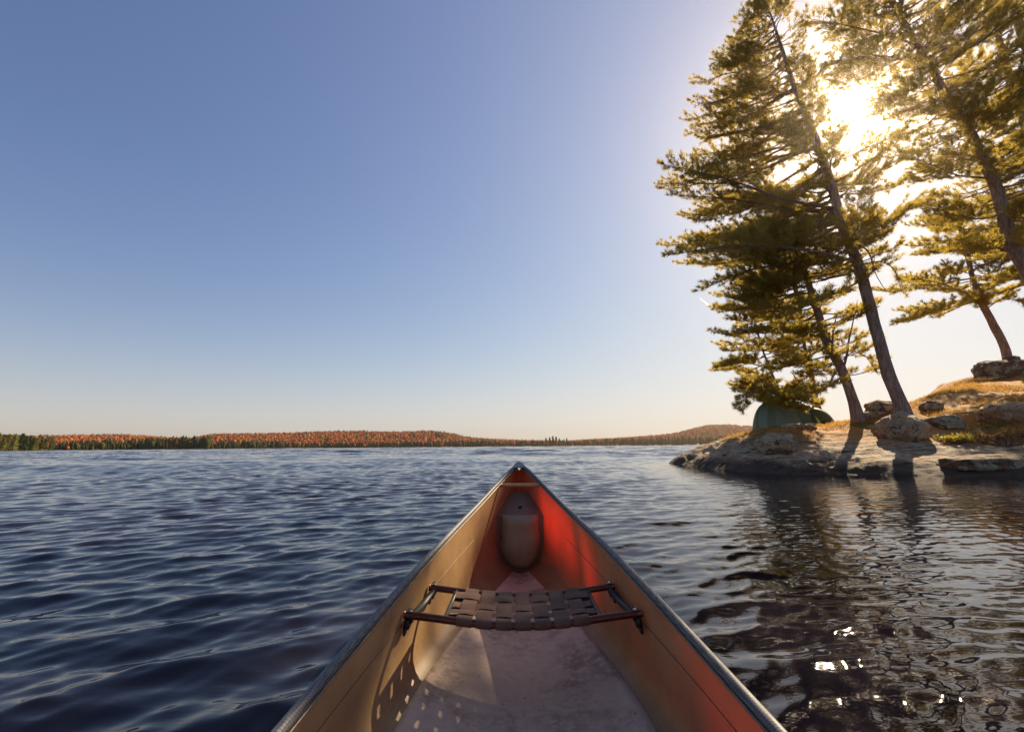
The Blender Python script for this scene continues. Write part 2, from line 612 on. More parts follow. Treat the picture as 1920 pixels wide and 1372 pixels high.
def hull_zb(d, b):
    """height of the hull bottom at half breadth b"""
    lo = keel_z(d); hi = lo + (gw_z(d) - lo) * 0.6
    lo = np.array(lo, float) * np.ones_like(b); hi = np.array(hi, float) * np.ones_like(b)
    for _ in range(30):
        m = (lo + hi) / 2
        ins = hull_b(d, m) < b
        lo = np.where(ins, m, lo); hi = np.where(ins, hi, m)
    return (lo + hi) / 2


# ------------------------------------------------------------------ water
def build_water():
    # rows: distance; columns: direction. finest where ripples are seen close by
    r = [0.25]
    while r[-1] < 2600:
        x = r[-1]
        dr = 0.009 + 0.0031 * x + 0.000012 * x * x
        if x > 1100: dr = 0.2 * x
        r.append(x + dr)
    r = np.array(r)
    front = np.radians(np.arange(-62, 62, 0.16))
    back = np.radians(np.arange(62, 298, 0.9))
    th = np.concatenate([front, back])
    R, TH = np.meshgrid(r, th, indexing='ij')
    X = R * np.sin(TH); Y = R * np.cos(TH); Z = np.zeros_like(X)
    dr = np.gradient(r)[:, None]
    lee = smooth01((X - 0.30 * Y + 0.7) / 2.2) * smooth01((24 - Y) / 8)
    gust = 0.8 + 0.35 * vnoise(X / 9, Y / 16) + 0.25 * vnoise(X / 2.3 + 5, Y / 4.1)
    g = np.random.default_rng(3)
    comps = []
    for i in range(84):        # wind ripples
        lam = math.exp(g.uniform(math.log(0.065), math.log(0.66)))
        an = WAVE_DIR + g.normal(0, 0.36) + (g.normal(0, 0.3) if lam < 0.3 else 0)
        sl = 0.0265 * float(np.interp(lam, [0.085, 0.15, 0.4, 0.6, 0.85], [0.7, 1.0, 1.05, 0.75, 0.6]))
        comps.append((lam, an, sl, 0))
    for i in range(34):        # fine sheltered ripples under the island
        comps.append((math.exp(g.uniform(math.log(0.055), math.log(0.21))), math.radians(-86) + g.normal(0, 0.30), 0.0125, 1))
    for i in range(30):        # longer chop on the open lake
        comps.append((math.exp(g.uniform(math.log(1.4), math.log(14))), math.radians(-78) + g.normal(0, 0.4), 0.030, 2))
    rows_on = r < 1100
    Xs, Ys, Rs = X[rows_on], Y[rows_on], R[rows_on]
    dz = np.zeros_like(Xs); dx = np.zeros_like(Xs); dy = np.zeros_like(Xs)
    spac = dr[rows_on]
    off = smooth01((Rs - 7) / 32)
    for lam, an, sl, kind in comps:
        k = 2 * math.pi / lam
        a = sl / k
        fade = smooth01((lam / spac - 2.2) / 2.5)
        if fade.max() <= 0: continue
        nr_ = int(np.nonzero(fade[:, 0] > 0)[0][-1]) + 1      # rows that can still carry this wave
        sel = slice(0, nr_)
        lees = lee[rows_on][sel]
        if kind == 0: w = fade[sel] * (1 - lees * np.interp(lam, [0.085, 0.15, 0.25, 0.45, 0.85], [0.30, 0.55, 0.82, 0.93, 0.96]))
        elif kind == 1: w = fade[sel] * (0.25 + 0.75 * lees)
        else: w = fade[sel] * off[sel] * (1 - 0.9 * lees)
        p = k * (Xs[sel] * math.cos(an) + Ys[sel] * math.sin(an)) + g.uniform(0, 2 * math.pi)
        c, s = np.cos(p), np.sin(p)
        dz[sel] += a * w * c
        dx[sel] -= 0.8 * a * w * s * math.cos(an); dy[sel] -= 0.8 * a * w * s * math.sin(an)
    A = gust[rows_on]
    Z[rows_on] = dz * A
    X[rows_on] += dx * A; Y[rows_on] += dy * A
    # leave the canoe's own footprint free of water: pull the edge to the planking
    Yc = np.clip(Y, STERN + 0.02, BOW - 0.02)
    b = hull_b(Yc, np.clip(Z, -0.03, 0.05))
    xr = X - ctr(Y)
    inside = (np.abs(xr) < b) & (Y > STERN + 0.03) & (Y < BOW - 0.03) & (keel_z(Y) < Z)
    near = inside & (b - np.abs(xr) < 0.022)
    X = np.where(near, ctr(Y) + np.sign(xr) * (b + 0.001), X)
    inside &= ~near
    nr, nt = X.shape
    idx = np.arange(nr * nt).reshape(nr, nt)
    a, c = np.meshgrid(np.arange(nr - 1), np.arange(nt), indexing='ij')
    c2 = (c + 1) % nt
    q = np.stack([idx[a, c], idx[a + 1, c], idx[a + 1, c2], idx[a, c2]], -1).reshape(-1, 4)
    ins = inside.ravel()
    q = q[~ins[q].any(1)]
    # drop faces left over under the seat of the camera
    used = np.zeros(nr * nt, bool); used[q.ravel()] = True
    remap = np.cumsum(used) - 1
    V = np.stack([X, Y, Z], -1).reshape(-1, 3)[used]
    me = mesh_np("lake", V, [remap[q][:, ::-1]])
    o = link("lake", me, M_WATER, smooth=True)
    o["kind"] = "structure"
    return o


build_water()

# ------------------------------------------------------------------ canoe
def build_canoe():
    root = thing("canoe", "red canoe with tan interior and grey woven gunwales pointing its bow across the lake", "canoe", (0, 0, 0))
    ds = np.concatenate([np.linspace(STERN, -1.3, 30), np.linspace(-1.2, 2.85, 90), np.linspace(2.88, BOW, 48)])
    rows = []
    for d in ds:
        n = float(sect_n(d)); zk = float(keel_z(d)); zg = float(gw_z(d))
        u = np.linspace(0, 0.93, 18)
        t1 = 1 - (1 - u) ** (1 / n)
        t2 = np.linspace(t1[-1], 1, 16)[1:]
        t = np.concatenate([t1, t2])
        z = zk + (zg - zk) * t
        b = gw_w(d) * ((1 - (1 - t) ** n) + bulge(d) * t * (1 - t) ** 1.5)
        left = np.stack([ctr(d) - b[::-1], np.full_like(b, d), z[::-1]], -1)
        right = np.stack([ctr(d) + b[1:], np.full_like(b[1:], d), z[1:]], -1)
        rows.append(np.concatenate([left, right]))
    mb = MB(); mb.grid(np.array(rows)[:, ::-1])
    hull = mb.build("hull", M_HULL, root, True)
    # faces must point inwards (up at the bottom)
    me = hull.data
    mid = me.polygons[len(me.polygons) // 2]
    if np.mean([p.normal.z for p in me.polygons]) < 0:
        me.flip_normals()

    # thin seam where the inner cloth overlaps
    M_SEAM = simple("cloth_seam", (0.14, 0.08, 0.04), None, 20, 0.6)
    for s in (-1, 1):
        dd = np.linspace(-1.0, 2.6, 120)
        z = keel_z(dd) + (gw_z(dd) - keel_z(dd)) * (0.66 + 0.02 * np.sin(dd * 2))
        mb = MB(); mb.tube(np.stack([ctr(dd) + s * (hull_b(dd, z) - 0.0006), dd, z], -1), 0.0013, 5)
        mb.build("seam", M_SEAM, hull, True)

    # gunwales: rounded cap over the hull edge
    M_BEAD = simple("gunwale_lip", (0.22, 0.17, 0.12), (0.12, 0.10, 0.08), 30, 0.4, 0.3)
    for s in (-1, 1):
        dd = np.linspace(STERN + 0.04, 3.50, 150)
        cx = ctr(dd) + s * gw_w(dd); cz = gw_z(dd)
        tan = np.stack([np.gradient(cx), np.gradient(dd), np.gradient(cz)], -1)
        tan /= np.linalg.norm(tan, axis=1)[:, None]
        side = np.cross(tan, np.array([0, 0, 1.0])); side /= np.linalg.norm(side, axis=1)[:, None]
        side *= s if s > 0 else -1          # outwards
        side = side * 1.0
        up = np.cross(side, tan); up *= np.sign(up[:, 2:3])
        prof = np.array([(-0.011, -0.020), (-0.0125, -0.004), (-0.011, 0.004), (-0.004, 0.0085), (0.006, 0.009),
                         (0.015, 0.006), (0.0195, -0.001), (0.0195, -0.012), (0.016, -0.020), (0.004, -0.021)])
        C = np.stack([cx, dd, cz], -1)
        prof = prof * np.array([0.66, 0.8])
        P = C[:, None] + prof[None, :, 0:1] * side[:, None] + prof[None, :, 1:2] * up[:, None]
        mb = MB(); mb.grid(P, closed_v=True)
        g = mb.build("gunwale", M_GUN, root, True)
        mb = MB()
        mb.tube(C + side * (-0.0092) + up * (-0.0135), 0.0030, 6)
        mb.build("lip_bead", M_BEAD, g, True)
        # rivets along the rail
    # bow deck cap
    M_CAP = mat_weave("deck_cap_plastic", (0.10, 0.105, 0.12), (0.13, 0.135, 0.15), 220, 0.45, 0.0)
    for end in (1, -1):
        q = np.linspace(0, 1, 14)
        d = (3.455 + q * 0.165) if end > 0 else (STERN + 0.13 - q * 0.15)
        w = np.maximum(gw_w(d) + 0.020, 0.008) * np.where(q > 0.86, np.sqrt(np.clip(1 - ((q - 0.86) / 0.145) ** 2, 0, 1)) * 0.85 + 0.15, 1)
        a = np.linspace(-1, 1, 15)
        zc = gw_z(d)
        P = np.zeros((14, 17, 3))
        for i in range(14):
            zz = zc[i] - 0.006 + 0.009 * (1 - np.abs(a) ** 2.2) + 0.016 * q[i] ** 1.5
            P[i, 1:-1] = np.stack([ctr(d[i]) + a * w[i], np.full(15, d[i]), zz], -1)
            P[i, 0] = (ctr(d[i]) - w[i] * 0.985, d[i], zc[i] - 0.030)
            P[i, -1] = (ctr(d[i]) + w[i] * 0.985, d[i], zc[i] - 0.030)
        mb = MB(); mb.grid(P)
        # rear lip and nose
        mb.tube(P[0], 0.0035, 6)
        mb.add(P[-1], [list(range(17))]) if False else None
        cp = mb.build("deck_cap", M_CAP, root, True)
    # thwart
    M_WOOD = simple("thwart_wood", (0.46, 0.27, 0.11), (0.34, 0.19, 0.08), 30, 0.4)
    d = 3.10
    mb = MB()
    xs = np.linspace(-1, 1, 9) * (gw_w(d) - 0.004)
    zc = gw_z(d) - 0.022
    mb.tube(np.stack([ctr(d) + xs, np.full(9, d), np.full(9, zc)], -1), 0.0115, 12)
    mb.build("thwart", M_WOOD, root, True)
    # carrying bar just behind the middle (below the picture), keeps the hull a real canoe
    mb = MB()
    d = -0.75
    xs = np.linspace(-1, 1, 9) * (gw_w(d) - 0.004)
    mb.tube(np.stack([ctr(d) + xs, np.full(9, d), np.full(9, gw_z(d) - 0.03)], -1), 0.014, 12)
    mb.build("thwart", M_WOOD, root, True)

    # floor panel
    fw = pchip([-1.5, -0.8, 0.0, 0.8, 1.38, 2.12, 2.86, 3.02], [0.02, 0.22, 0.34, 0.365, 0.335, 0.228, 0.075, 0.045])
    dd = np.linspace(-1.5, 3.0, 110)
    P = np.zeros((110, 33, 3))
    for i, d in enumerate(dd):
        b = np.linspace(-1, 1, 31) * fw(d)
        z = hull_zb(d, np.abs(b)) + 0.007
        P[i, 1:-1] = np.stack([ctr(d) + b, np.full(31, d), z], -1)
        for k, j in ((0, 1), (32, 31)):
            P[i, k] = P[i, j] + ((b[0] if k == 0 else b[-1]) * 0.012, 0, 0.0)
            P[i, k, 2] = hull_zb(d, np.array([abs(b[0]) * 1.012]))[0] - 0.001
    mb = MB(); mb.grid(P)
    fl = mb.build("floor_panel", M_FLOOR, root, True)
    if np.mean([p.normal.z for p in fl.data.polygons]) < 0: fl.data.flip_normals()

    # float tank in the bow
    M_TANK = simple("float_tank_laminate", (0.21, 0.115, 0.06), (0.15, 0.085, 0.045), 7, 0.5, 0, 0.1)
    M_POD = simple("float_tank_cover", (0.33, 0.28, 0.165), (0.24, 0.20, 0.115), 9, 0.5, 0, 0.12)
    M_BLACK = simple("black_rubber", (0.012, 0.012, 0.012), None, 40, 0.5)
    mb = MB()
    d0, zt0, d1, zt1 = 3.035, 0.262, 3.37, 0.375
    qs = np.linspace(0, 1, 12)
    rows = []
    for q in qs:                                   # sloping lid
        d = d0 + (d1 - d0) * q; z = zt0 + (zt1 - zt0) * q
        b = float(hull_b(d, z)) + 0.001
        rows.append(np.stack([ctr(d) + np.linspace(-1, 1, 9) * b, np.full(9, d), np.full(9, z) + 0.004 * (1 - np.linspace(-1, 1, 9) ** 2)], -1))
    mb.grid(np.array(rows))
    rows = []
    for q in np.linspace(0, 1, 14):                # upright wall
        z = float(keel_z(d0)) + (zt0 - float(keel_z(d0))) * (q + 1e-4)
        b = float(hull_b(d0, z)) + 0.001
        rows.append(np.stack([ctr(d0) + np.linspace(-1, 1, 9) * b, np.full(9, d0), np.full(9, z)], -1))
    mb.grid(np.array(rows))
    tank = mb.build("float_tank", M_TANK, root, True)
    # rounded cover bulging off the tank wall
    zz0, zz1 = -0.058, 0.262
    nz, na = 30, 25
    P = np.zeros((nz, na, 3))
    for i, q in enumerate(np.linspace(0, 1, nz)):
        z = zz0 + (zz1 - zz0) * q
        hw = 0.128 * (1 - (1 - min(q / 0.55, 1)) ** 2.4) ** (1 / 2.0) * (1 - 0.10 * max(0, (q - 0.6) / 0.4)) + 0.002
        dep = 0.085 * (1 - (1 - min(q / 0.5, 1)) ** 2.2) ** 0.6 * (1 - 0.55 * max(0, (q - 0.85) / 0.15) ** 3) + 0.004
        a = np.linspace(-1, 1, na)
        x = np.sign(a) * (1 - (1 - np.abs(a)) ** 1.3) * hw
        prof = (1 - np.abs(x / hw) ** 4.0) ** 0.6
        P[i] = np.stack([ctr(d0) + x, d0 - dep * prof + 0.002, np.full(na, z)], -1)
    mb = MB(); mb.grid(P)
    top = P[-1].copy(); back = top.copy(); back[:, 1] = d0 + 0.002; back[:, 2] += 0.004
    mb.grid(np.array([top, back]))
    pod = mb.build("tank_cover", M_POD, tank, True)
    mb = MB()
    c = np.array([ctr(3.13), 3.13, zt0 + (zt1 - zt0) * (3.13 - d0) / (d1 - d0) + 0.003])
    ax = np.array([0, -0.32, 0.95])
    mb.tube([c - ax * 0.004, c + ax * 0.006, c + ax * 0.010], [0.013, 0.013, 0.009], 16)
    mb.tube([c + ax * 0.008 + np.array([-0.004, 0, 0]), c + ax * 0.012 + np.array([0.018, -0.004, 0.0])], 0.003, 8)
    mb.build("drain_plug", M_BLACK, tank, True)

    # webbed seat
    M_RAIL = simple("bronze_tube", (0.16, 0.05, 0.028), (0.10, 0.032, 0.02), 30, 0.28, 0.75)
    M_BOLT = simple("steel_bolt", (0.55, 0.55, 0.56), None, 60, 0.25, 1.0)
    t = NT("brown_webbing")
    v = t.coord(obj=True)
    n = t.noise(v, 14, 5, 0.7); fine = t.noise(t.coord((220, 220, 220), obj=True), 1, 1)
    c = t.mix(t.ramp(n, 0.35, 0.7), (0.17, 0.085, 0.05), (0.105, 0.055, 0.034))
    c = t.mix(t.math('MULTIPLY', t.ramp(fine, 0.4, 0.7), 0.5), c, (0.085, 0.055, 0.042))
    M_WEB = t.done(t.bsdf(c, 0.8, 0, t.bump(fine, 0.3, 0.001), 0.3))
    zf, zr, df, dr = 0.192, 0.190, 1.79, 1.515
    hf = float(hull_b(df, zf)) - 0.006; hr = float(hull_b(dr, zr)) - 0.006

    def sag(x):
        return -0.034 * np.cos(np.clip(np.abs(x) / 0.37, 0, 1) * math.pi / 2) ** 1.3
    seat = bpy.data.objects.new("seat", None)
    seat.empty_display_size = 0.1
    scene.collection.objects.link(seat); seat.parent = root
    for d, h, z in ((df, hf, zf), (dr, hr, zr)):
        x = np.linspace(-h, h, 40)
        mb = MB(); mb.tube(np.stack([ctr(d) + x, np.full(40, d), z + sag(x)], -1), 0.0115, 12)
        mb.build("rail", M_RAIL, seat, True)
        for s in (-1, 1):
            mb = MB()
            p = np.array([ctr(d) + s * (h - 0.018), d, z + 0.0105])
            mb.tube([p, p + (0, 0, 0.004), p + (0, 0, 0.007)], [0.008, 0.008, 0.005], 10)
            mb.build("bolt", M_BOLT, seat, True)
            mb = MB()        # hanger plate under the rail against the hull
            mb.box((ctr(d) + s * (h - 0.012), d, z - 0.024), (0.014, 0.034, 0.026))
            mb.box((ctr(d) + s * (h - 0.004), d, z - 0.040), (0.006, 0.03, 0.03))
            mb.build("hanger", M_BLACK, seat)
    for s in (-1, 1):
        mb = MB()
        a = np.array([ctr(df) + s * (hf - 0.018), df, zf - 0.014]); b = np.array([ctr(dr) + s * (hr - 0.016), dr, zr - 0.014])
        mb.tube([a, a * 0.5 + b * 0.5 - (0, 0, 0.004), b], 0.012, 8)
        mb.build("side_bar", M_BLACK, seat, True)
    # straps: running from rail to rail, woven with three cross straps
    W = 0.049
    xs = (np.arange(7) - 3) * 0.0605
    cr = dr + (df - dr) * np.array([0.24, 0.52, 0.80])
    for i, x in enumerate(xs):
        mb = MB()
        dl = np.linspace(dr, df, 29)
        arc = np.radians(np.linspace(78, -110, 9))
        rows = []
        for w in (-1, -0.8, 0, 0.8, 1):
            x0 = x + w * W / 2
            ed = 0.0012 if abs(w) == 1 else 0.0
            zz = (zr + (zf - zr) * (dl - dr) / (df - dr)) + sag(np.full_like(dl, x0)) + 0.0137
            wv = sum((1 if (i + j) % 2 else -1) * np.exp(-((dl - c) / 0.034) ** 2) for j, c in enumerate(cr)) * 0.0035
            zz = zz + wv - 0.012 * np.sin(np.clip((dl - dr) / (df - dr), 0, 1) * math.pi)
            line = np.stack([ctr(dl) + x0, dl, zz - ed], -1)
            rr_ = 0.0137 - ed
            sg = float(sag(np.array(x0)))
            near = np.stack([np.full(9, float(ctr(dr)) + x0), dr - np.cos(arc) * rr_, zr + sg + np.sin(arc) * rr_], -1)
            farr = np.stack([np.full(9, float(ctr(df)) + x0), df + np.cos(arc) * rr_, zf + sg + np.sin(arc) * rr_], -1)
            rows.append(np.concatenate([near[::-1], line, farr]))
        P = np.array(rows)
        mb.grid(P)
        o = mb.build("strap", M_WEB, seat, True)
    for j, c in enumerate(cr):
        x = np.linspace(-0.245, 0.245, 70)
        rows = []
        for w in (-1, -0.8, 0, 0.8, 1):
            d = np.full_like(x, c + w * W / 2)
            zz = (zr + (zf - zr) * (d - dr) / (df - dr)) + sag(x) + 0.0135 - 0.012 * np.sin((d - dr) / (df - dr) * math.pi)
            wv = sum((-1 if (i + j) % 2 else 1) * np.exp(-((x - xx) / 0.030) ** 2) for i, xx in enumerate(xs)) * 0.0035
            line = np.stack([ctr(d) + x, d, zz + wv - (0.0012 if abs(w) == 1 else 0)], -1)
            a = line[0] + (-0.003, 0, -0.016); b = line[-1] + (0.003, 0, -0.016)
            rows.append(np.concatenate([[a + (0.04, 0, 0)], [a], line, [b], [b + (-0.04, 0, 0)]]))
        mb = MB(); mb.grid(np.array(rows))
        mb.build("strap", M_WEB, seat, True)
    for s in (-1, 1):     # thin rods the cross straps wrap round
        x = s * 0.240
        zz = lambda d: zr + float(sag(np.array(x))) + 0.004
        mb = MB(); mb.tube([(ctr(dr) + x, dr, zz(dr)), (ctr(df) + x, df, zz(df))], 0.007, 8)
        mb.build("strap_rod", M_BLACK, seat, True)
    return root


build_canoe()

# ------------------------------------------------------------------ island ground
def P(u, v, d):
    return at(u, v, d)


def shore(u, v):
    d = ray(u, v)
    return CAM + d * (-CAMH / d[2])


SH = [shore(1259, 868), shore(1300, 875), shore(1345, 881), shore(1400, 885), shore(1470, 888), shore(1560, 890),
      shore(1640, 891), shore(1720, 892), shore(1800, 893), shore(1920, 895)]
ctrl = []
for s in SH: ctrl.append((s[0], s[1], 0.0))
for a, b in zip(SH[:-1], SH[1:]):
    t = b - a; n = np.array([t[1], -t[0]]); n /= np.linalg.norm(n) + 1e-9
    m = (a + b) / 2
    out = n if (m[0] * n[0] + m[1] * n[1]) < 0 else -n
    ctrl.append((m[0] + out[0] * 0.9, m[1] + out[1] * 0.9, -0.7))
tip = SH[0]
ctrl += [(tip[0] - 0.9, tip[1] + 0.6, -0.6), (tip[0] + 0.2, tip[1] + 2.0, -0.35), (tip[0] + 1.5, tip[1] + 3.4, -0.3), (tip[0] + 3.5, tip[1] + 5.0, -0.4)]
for u, v, d in [(1300, 856, 16.6), (1345, 842, 15.6), (1390, 828, 15.2), (1420, 862, 12.2), (1400, 848, 13.6),
                (1440, 812, 13.9), (1470, 803, 14.6), (1440, 804, 16.0), (1520, 800, 15.0), (1567, 794, 15.6), (1500, 800, 17.2),
                (1470, 860, 11.9), (1560, 862, 11.5), (1560, 830, 12.9), (1615, 788, 14.5), (1640, 815, 13.2), (1690, 862, 10.95), (1690, 832, 12.1),
                (1692, 770, 13.9), (1705, 812, 13.0), (1660, 783, 14.6), (1640, 794, 17.0), (1664, 792, 16.4), (1690, 772, 17.0), (1620, 802, 21.0), (1655, 796, 20.0), (1685, 772, 20.0), (1660, 806, 24.0), (1700, 775, 24.5), (1716, 750, 18.5), (1735, 744, 18.0), (1765, 735, 18.2), (1800, 724, 19.4),
                (1860, 713, 20.6), (1897, 692, 21.4), (1790, 797, 13.4), (1800, 832, 12.0), (1800, 862, 10.9), (1900, 836, 11.6), (1920, 868, 9.9),
                (1900, 775, 13.4), (1920, 735, 16.8), (1850, 755, 15.6)]:
    p = P(u, v, d); ctrl.append((p[0], p[1], p[2]))
ctrl += [(13.5, 8.0, -0.1), (14.0, 6.8, -0.8), (17, 6.5, -0.6), (18, 8.5, 0.6), (16.5, 10.5, 1.3), (19, 13.5, 2.4), (24, 16, 3.0), (24.5, 10, 1.6), (26, 24, 4.0),
         (21.5, 22.6, 3.55), (20.5, 26, 1.7), (23.5, 22.5, 4.0), (19, 31, 1.5), (14.5, 23.5, 1.2), (13, 26, -0.6), (11.3, 19.5, 1.2), (9.9, 20.8, 0.3), (26, 32, 2.0), (23, 36, -0.5), (16, 33, -0.8)]
ctrl = np.array(ctrl)


def tps_fit(pts, lam=0.004):
    X = pts[:, :2]; n = len(X)
    r2 = ((X[:, None] - X[None]) ** 2).sum(-1)
    K = 0.5 * r2 * np.log(r2 + 1e-9) + lam * np.eye(n)
    A = np.zeros((n + 3, n + 3)); A[:n, :n] = K
    A[:n, n] = 1; A[:n, n + 1:] = X; A[n, :n] = 1; A[n + 1:, :n] = X.T
    b = np.zeros(n + 3); b[:n] = pts[:, 2]
    w = np.linalg.solve(A, b)

    def f(x, y):
        sh = np.shape(x)
        Q = np.stack([np.ravel(x), np.ravel(y)], -1)
        out = w[n] + Q @ w[n + 1:]
        for i in range(n):
            r2 = ((Q - X[i]) ** 2).sum(-1)
            out += w[i] * 0.5 * r2 * np.log(r2 + 1e-9)
        return out.reshape(sh)
    return f


_tps = tps_fit(ctrl)


def ground_z(x, y, detail=True):
    x = np.asarray(x, float); y = np.asarray(y, float)
    z = _tps(x, y)
    z = np.clip(z, -1.2, 6)
    if detail:
        band = smooth01((z + 0.25) / 0.5)
        rocky = (1 - 0.55 * smooth01((z - 0.8) / 0.5)) * (1 - 0.75 * smooth01((x - 7.4) / 1.5))
        # broken ledges: steps along tilted layers, and rounded lumps
        q = x * 0.55 + y * 0.25 + z * 2.2 + 0.5 * fbm(x * 0.5, y * 0.5, 0, 3)
        st = (q * 1.3) % 1.0
        ledge = np.where(st < 0.85, st / 0.85, (1 - st) / 0.15) - 0.5
        z = z + band * rocky * (0.13 * ledge * smooth01(0.5 + vnoise(x * 0.7 + 3, y * 0.7)) + 0.13 * fbm(x * 0.9, y * 0.9, 2.0, 4))
        z = z + band * (0.025 + 0.03 * rocky) * fbm(x * 1.1, y * 3.6, 1.0, 5, 0.6)
        cr = np.abs(vnoise(x * 1.1 + 0.6 * vnoise(x * 2, y * 2), y * 1.6 + 9))
        z = z - band * rocky * 0.12 * np.exp(-(cr / 0.05) ** 2)
    return z


def build_ground():
    xs = np.concatenate([np.arange(4.8, 14.5, 0.06), np.arange(14.5, 28, 0.16)])
    ys = np.concatenate([np.arange(5.5, 16, 0.06), np.arange(16, 37, 0.14)])
    X, Y = np.meshgrid(xs, ys, indexing='ij')
    Z = ground_z(X, Y)
    mb = MB(); mb.grid(np.stack([X, Y, Z], -1))
    o = mb.build("rocky_shore", M_ROCKG, None, True)
    o["kind"] = "structure"
    return X, Y, Z


build_ground()


def boulder(label, u, v, d, w, h, dep, seed, mat=None, sink=0.25, rot=0.0, name="boulder", group=None):
    """(u, v) = middle of its foot in the photo"""
    g = np.random.default_rng(seed)
    c = P(u, v, d)
    nu, nv = 40, 28
    th = np.linspace(0, 2 * math.pi, nu, endpoint=False); ph = np.linspace(0.02, math.pi - 0.02, nv)
    T, Q = np.meshgrid(th, ph, indexing='ij')
    D = np.stack([np.sin(Q) * np.cos(T), np.sin(Q) * np.sin(T), np.cos(Q)], -1)
    D = np.sign(D) * np.abs(D) ** 0.82
    o = g.uniform(0, 50, 3)
    r = 1 + 0.22 * fbm(D[..., 0] * 1.1 + o[0], D[..., 1] * 1.1 + o[1], D[..., 2] * 1.1 + o[2], 3) + 0.05 * fbm(D[..., 0] * 5 + o[1], D[..., 1] * 5 + o[2], D[..., 2] * 5 + o[0], 3)
    V = D * r[..., None] * np.array([w / 2, dep / 2, h / 2])
    cs, sn = math.cos(rot), math.sin(rot)
    V = np.stack([V[..., 0] * cs - V[..., 2] * sn, V[..., 1], V[..., 0] * sn + V[..., 2] * cs], -1)
    zg = float(ground_z(c[0], c[1]))
    cc = np.array([c[0], c[1] + dep * 0.2, zg + h * (0.5 - sink)])
    mb = MB(); mb.grid(V + cc, closed_u=True)
    # close the poles
    n = nu * nv
    mb.f.setdefault(nu, []).append(np.array([np.arange(nu)[::-1] * nv, np.arange(nu) * nv + nv - 1]))
    ob = mb.build(name, mat or M_ROCK, None, True, loc=cc)
    tag(ob, label, "boulder", group)
    return ob


boulder("big rounded grey boulder at the foot of the tallest leaning pine", 1708, 812, 12.5, 1.25, 0.85, 1.0, 1, sink=0.18)
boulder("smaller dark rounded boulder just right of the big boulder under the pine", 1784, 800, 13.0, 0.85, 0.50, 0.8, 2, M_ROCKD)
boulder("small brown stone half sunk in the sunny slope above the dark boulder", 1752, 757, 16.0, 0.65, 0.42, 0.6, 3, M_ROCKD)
boulder("lichen spotted pale block at the lip of the ledge below the tent", 1462, 846, 12.6, 0.95, 0.62, 0.9, 4, sink=0.2)
boulder("flat stone slab lying in front of the green tent", 1505, 800, 14.3, 1.0, 0.22, 0.7, 5, sink=0.3)
boulder("low flat stone between the trunks of the two leaning pines", 1640, 785, 14.2, 0.6, 0.28, 0.6, 6)
boulder("pale bleached boulder at the right edge above the brown shrub", 1905, 790, 13.0, 1.5, 0.60, 1.0, 7)
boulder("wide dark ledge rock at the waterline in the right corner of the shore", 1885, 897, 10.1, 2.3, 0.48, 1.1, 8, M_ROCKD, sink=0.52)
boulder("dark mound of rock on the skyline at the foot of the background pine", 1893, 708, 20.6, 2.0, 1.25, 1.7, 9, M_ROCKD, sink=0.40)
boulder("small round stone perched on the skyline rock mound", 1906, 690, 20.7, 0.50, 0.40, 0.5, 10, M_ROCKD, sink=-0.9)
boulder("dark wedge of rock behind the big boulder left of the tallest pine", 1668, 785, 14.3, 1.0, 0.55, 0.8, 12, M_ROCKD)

# ------------------------------------------------------------------ pines
LEAF_TOTAL = 0
# gaps in the crowns through which the low sun reaches the canoe (place in the canoe, radius of the gap)
GAPS = [((-.40, .80, .05), .22), ((-.38, 1.0, .12), .16), ((-.28, 2.15, .24), .28), ((-.22, 2.5, .30), .28), ((-.15, 2.9, .38), .16),
        ((.05, 1.65, .17), .13), ((.22, 2.95, .25), .22), ((.26, 2.6, .22), .22), ((.42, 1.1, .12), .2), ((.43, 0.8, .1), .25), ((0, 0, .7), .50)]
GAPS = [(np.array(c), r) for c, r in GAPS]


def open_sky(p):
    keep = np.ones(len(p), bool)
    for c, r in GAPS:
        q = p - c
        t = q @ SUN
        d = np.linalg.norm(q - t[:, None] * SUN, axis=1)
        keep &= ~((d < r * (0.72 + 0.25 * vnoise(p[:, 0] * 3, p[:, 1] * 3, p[:, 2] * 3))) & (t > 0))
    return keep



def catmull(pts, n):
    pts = np.asarray(pts, float)
    seg = np.concatenate([[0], np.cumsum(np.linalg.norm(np.diff(pts[:, :3], axis=0), axis=1))])
    fs = [pchip(seg, pts[:, k]) for k in range(pts.shape[1])]
    s = np.linspace(0, seg[-1], n)
    return np.stack([f(s) for f in fs], -1)


def needles(pos, dirs, g, k=14, ln=0.11, wd=0.009):
    n = len(pos)
    d = dirs[:, None] * 0.75 + g.normal(0, 0.55, (n, k, 3)) + np.array([0, 0, 0.12])
    d /= np.linalg.norm(d, axis=2)[..., None]
    o = pos[:, None] + g.normal(0, 0.018, (n, k, 3))
    L = ln * g.uniform(0.7, 1.25, (n, k, 1))
    s = np.cross(d, g.normal(0, 1, (n, k, 3))); s /= np.linalg.norm(s, axis=2)[..., None] + 1e-9
    s *= wd / 2 * g.uniform(0.8, 1.4, (n, k, 1))
    V = np.stack([o - s, o + s, o + d * L + s * 0.35, o + d * L - s * 0.35], 2).reshape(-1, 3)
    Fq = np.arange(len(V)).reshape(-1, 4)
    return V, Fq


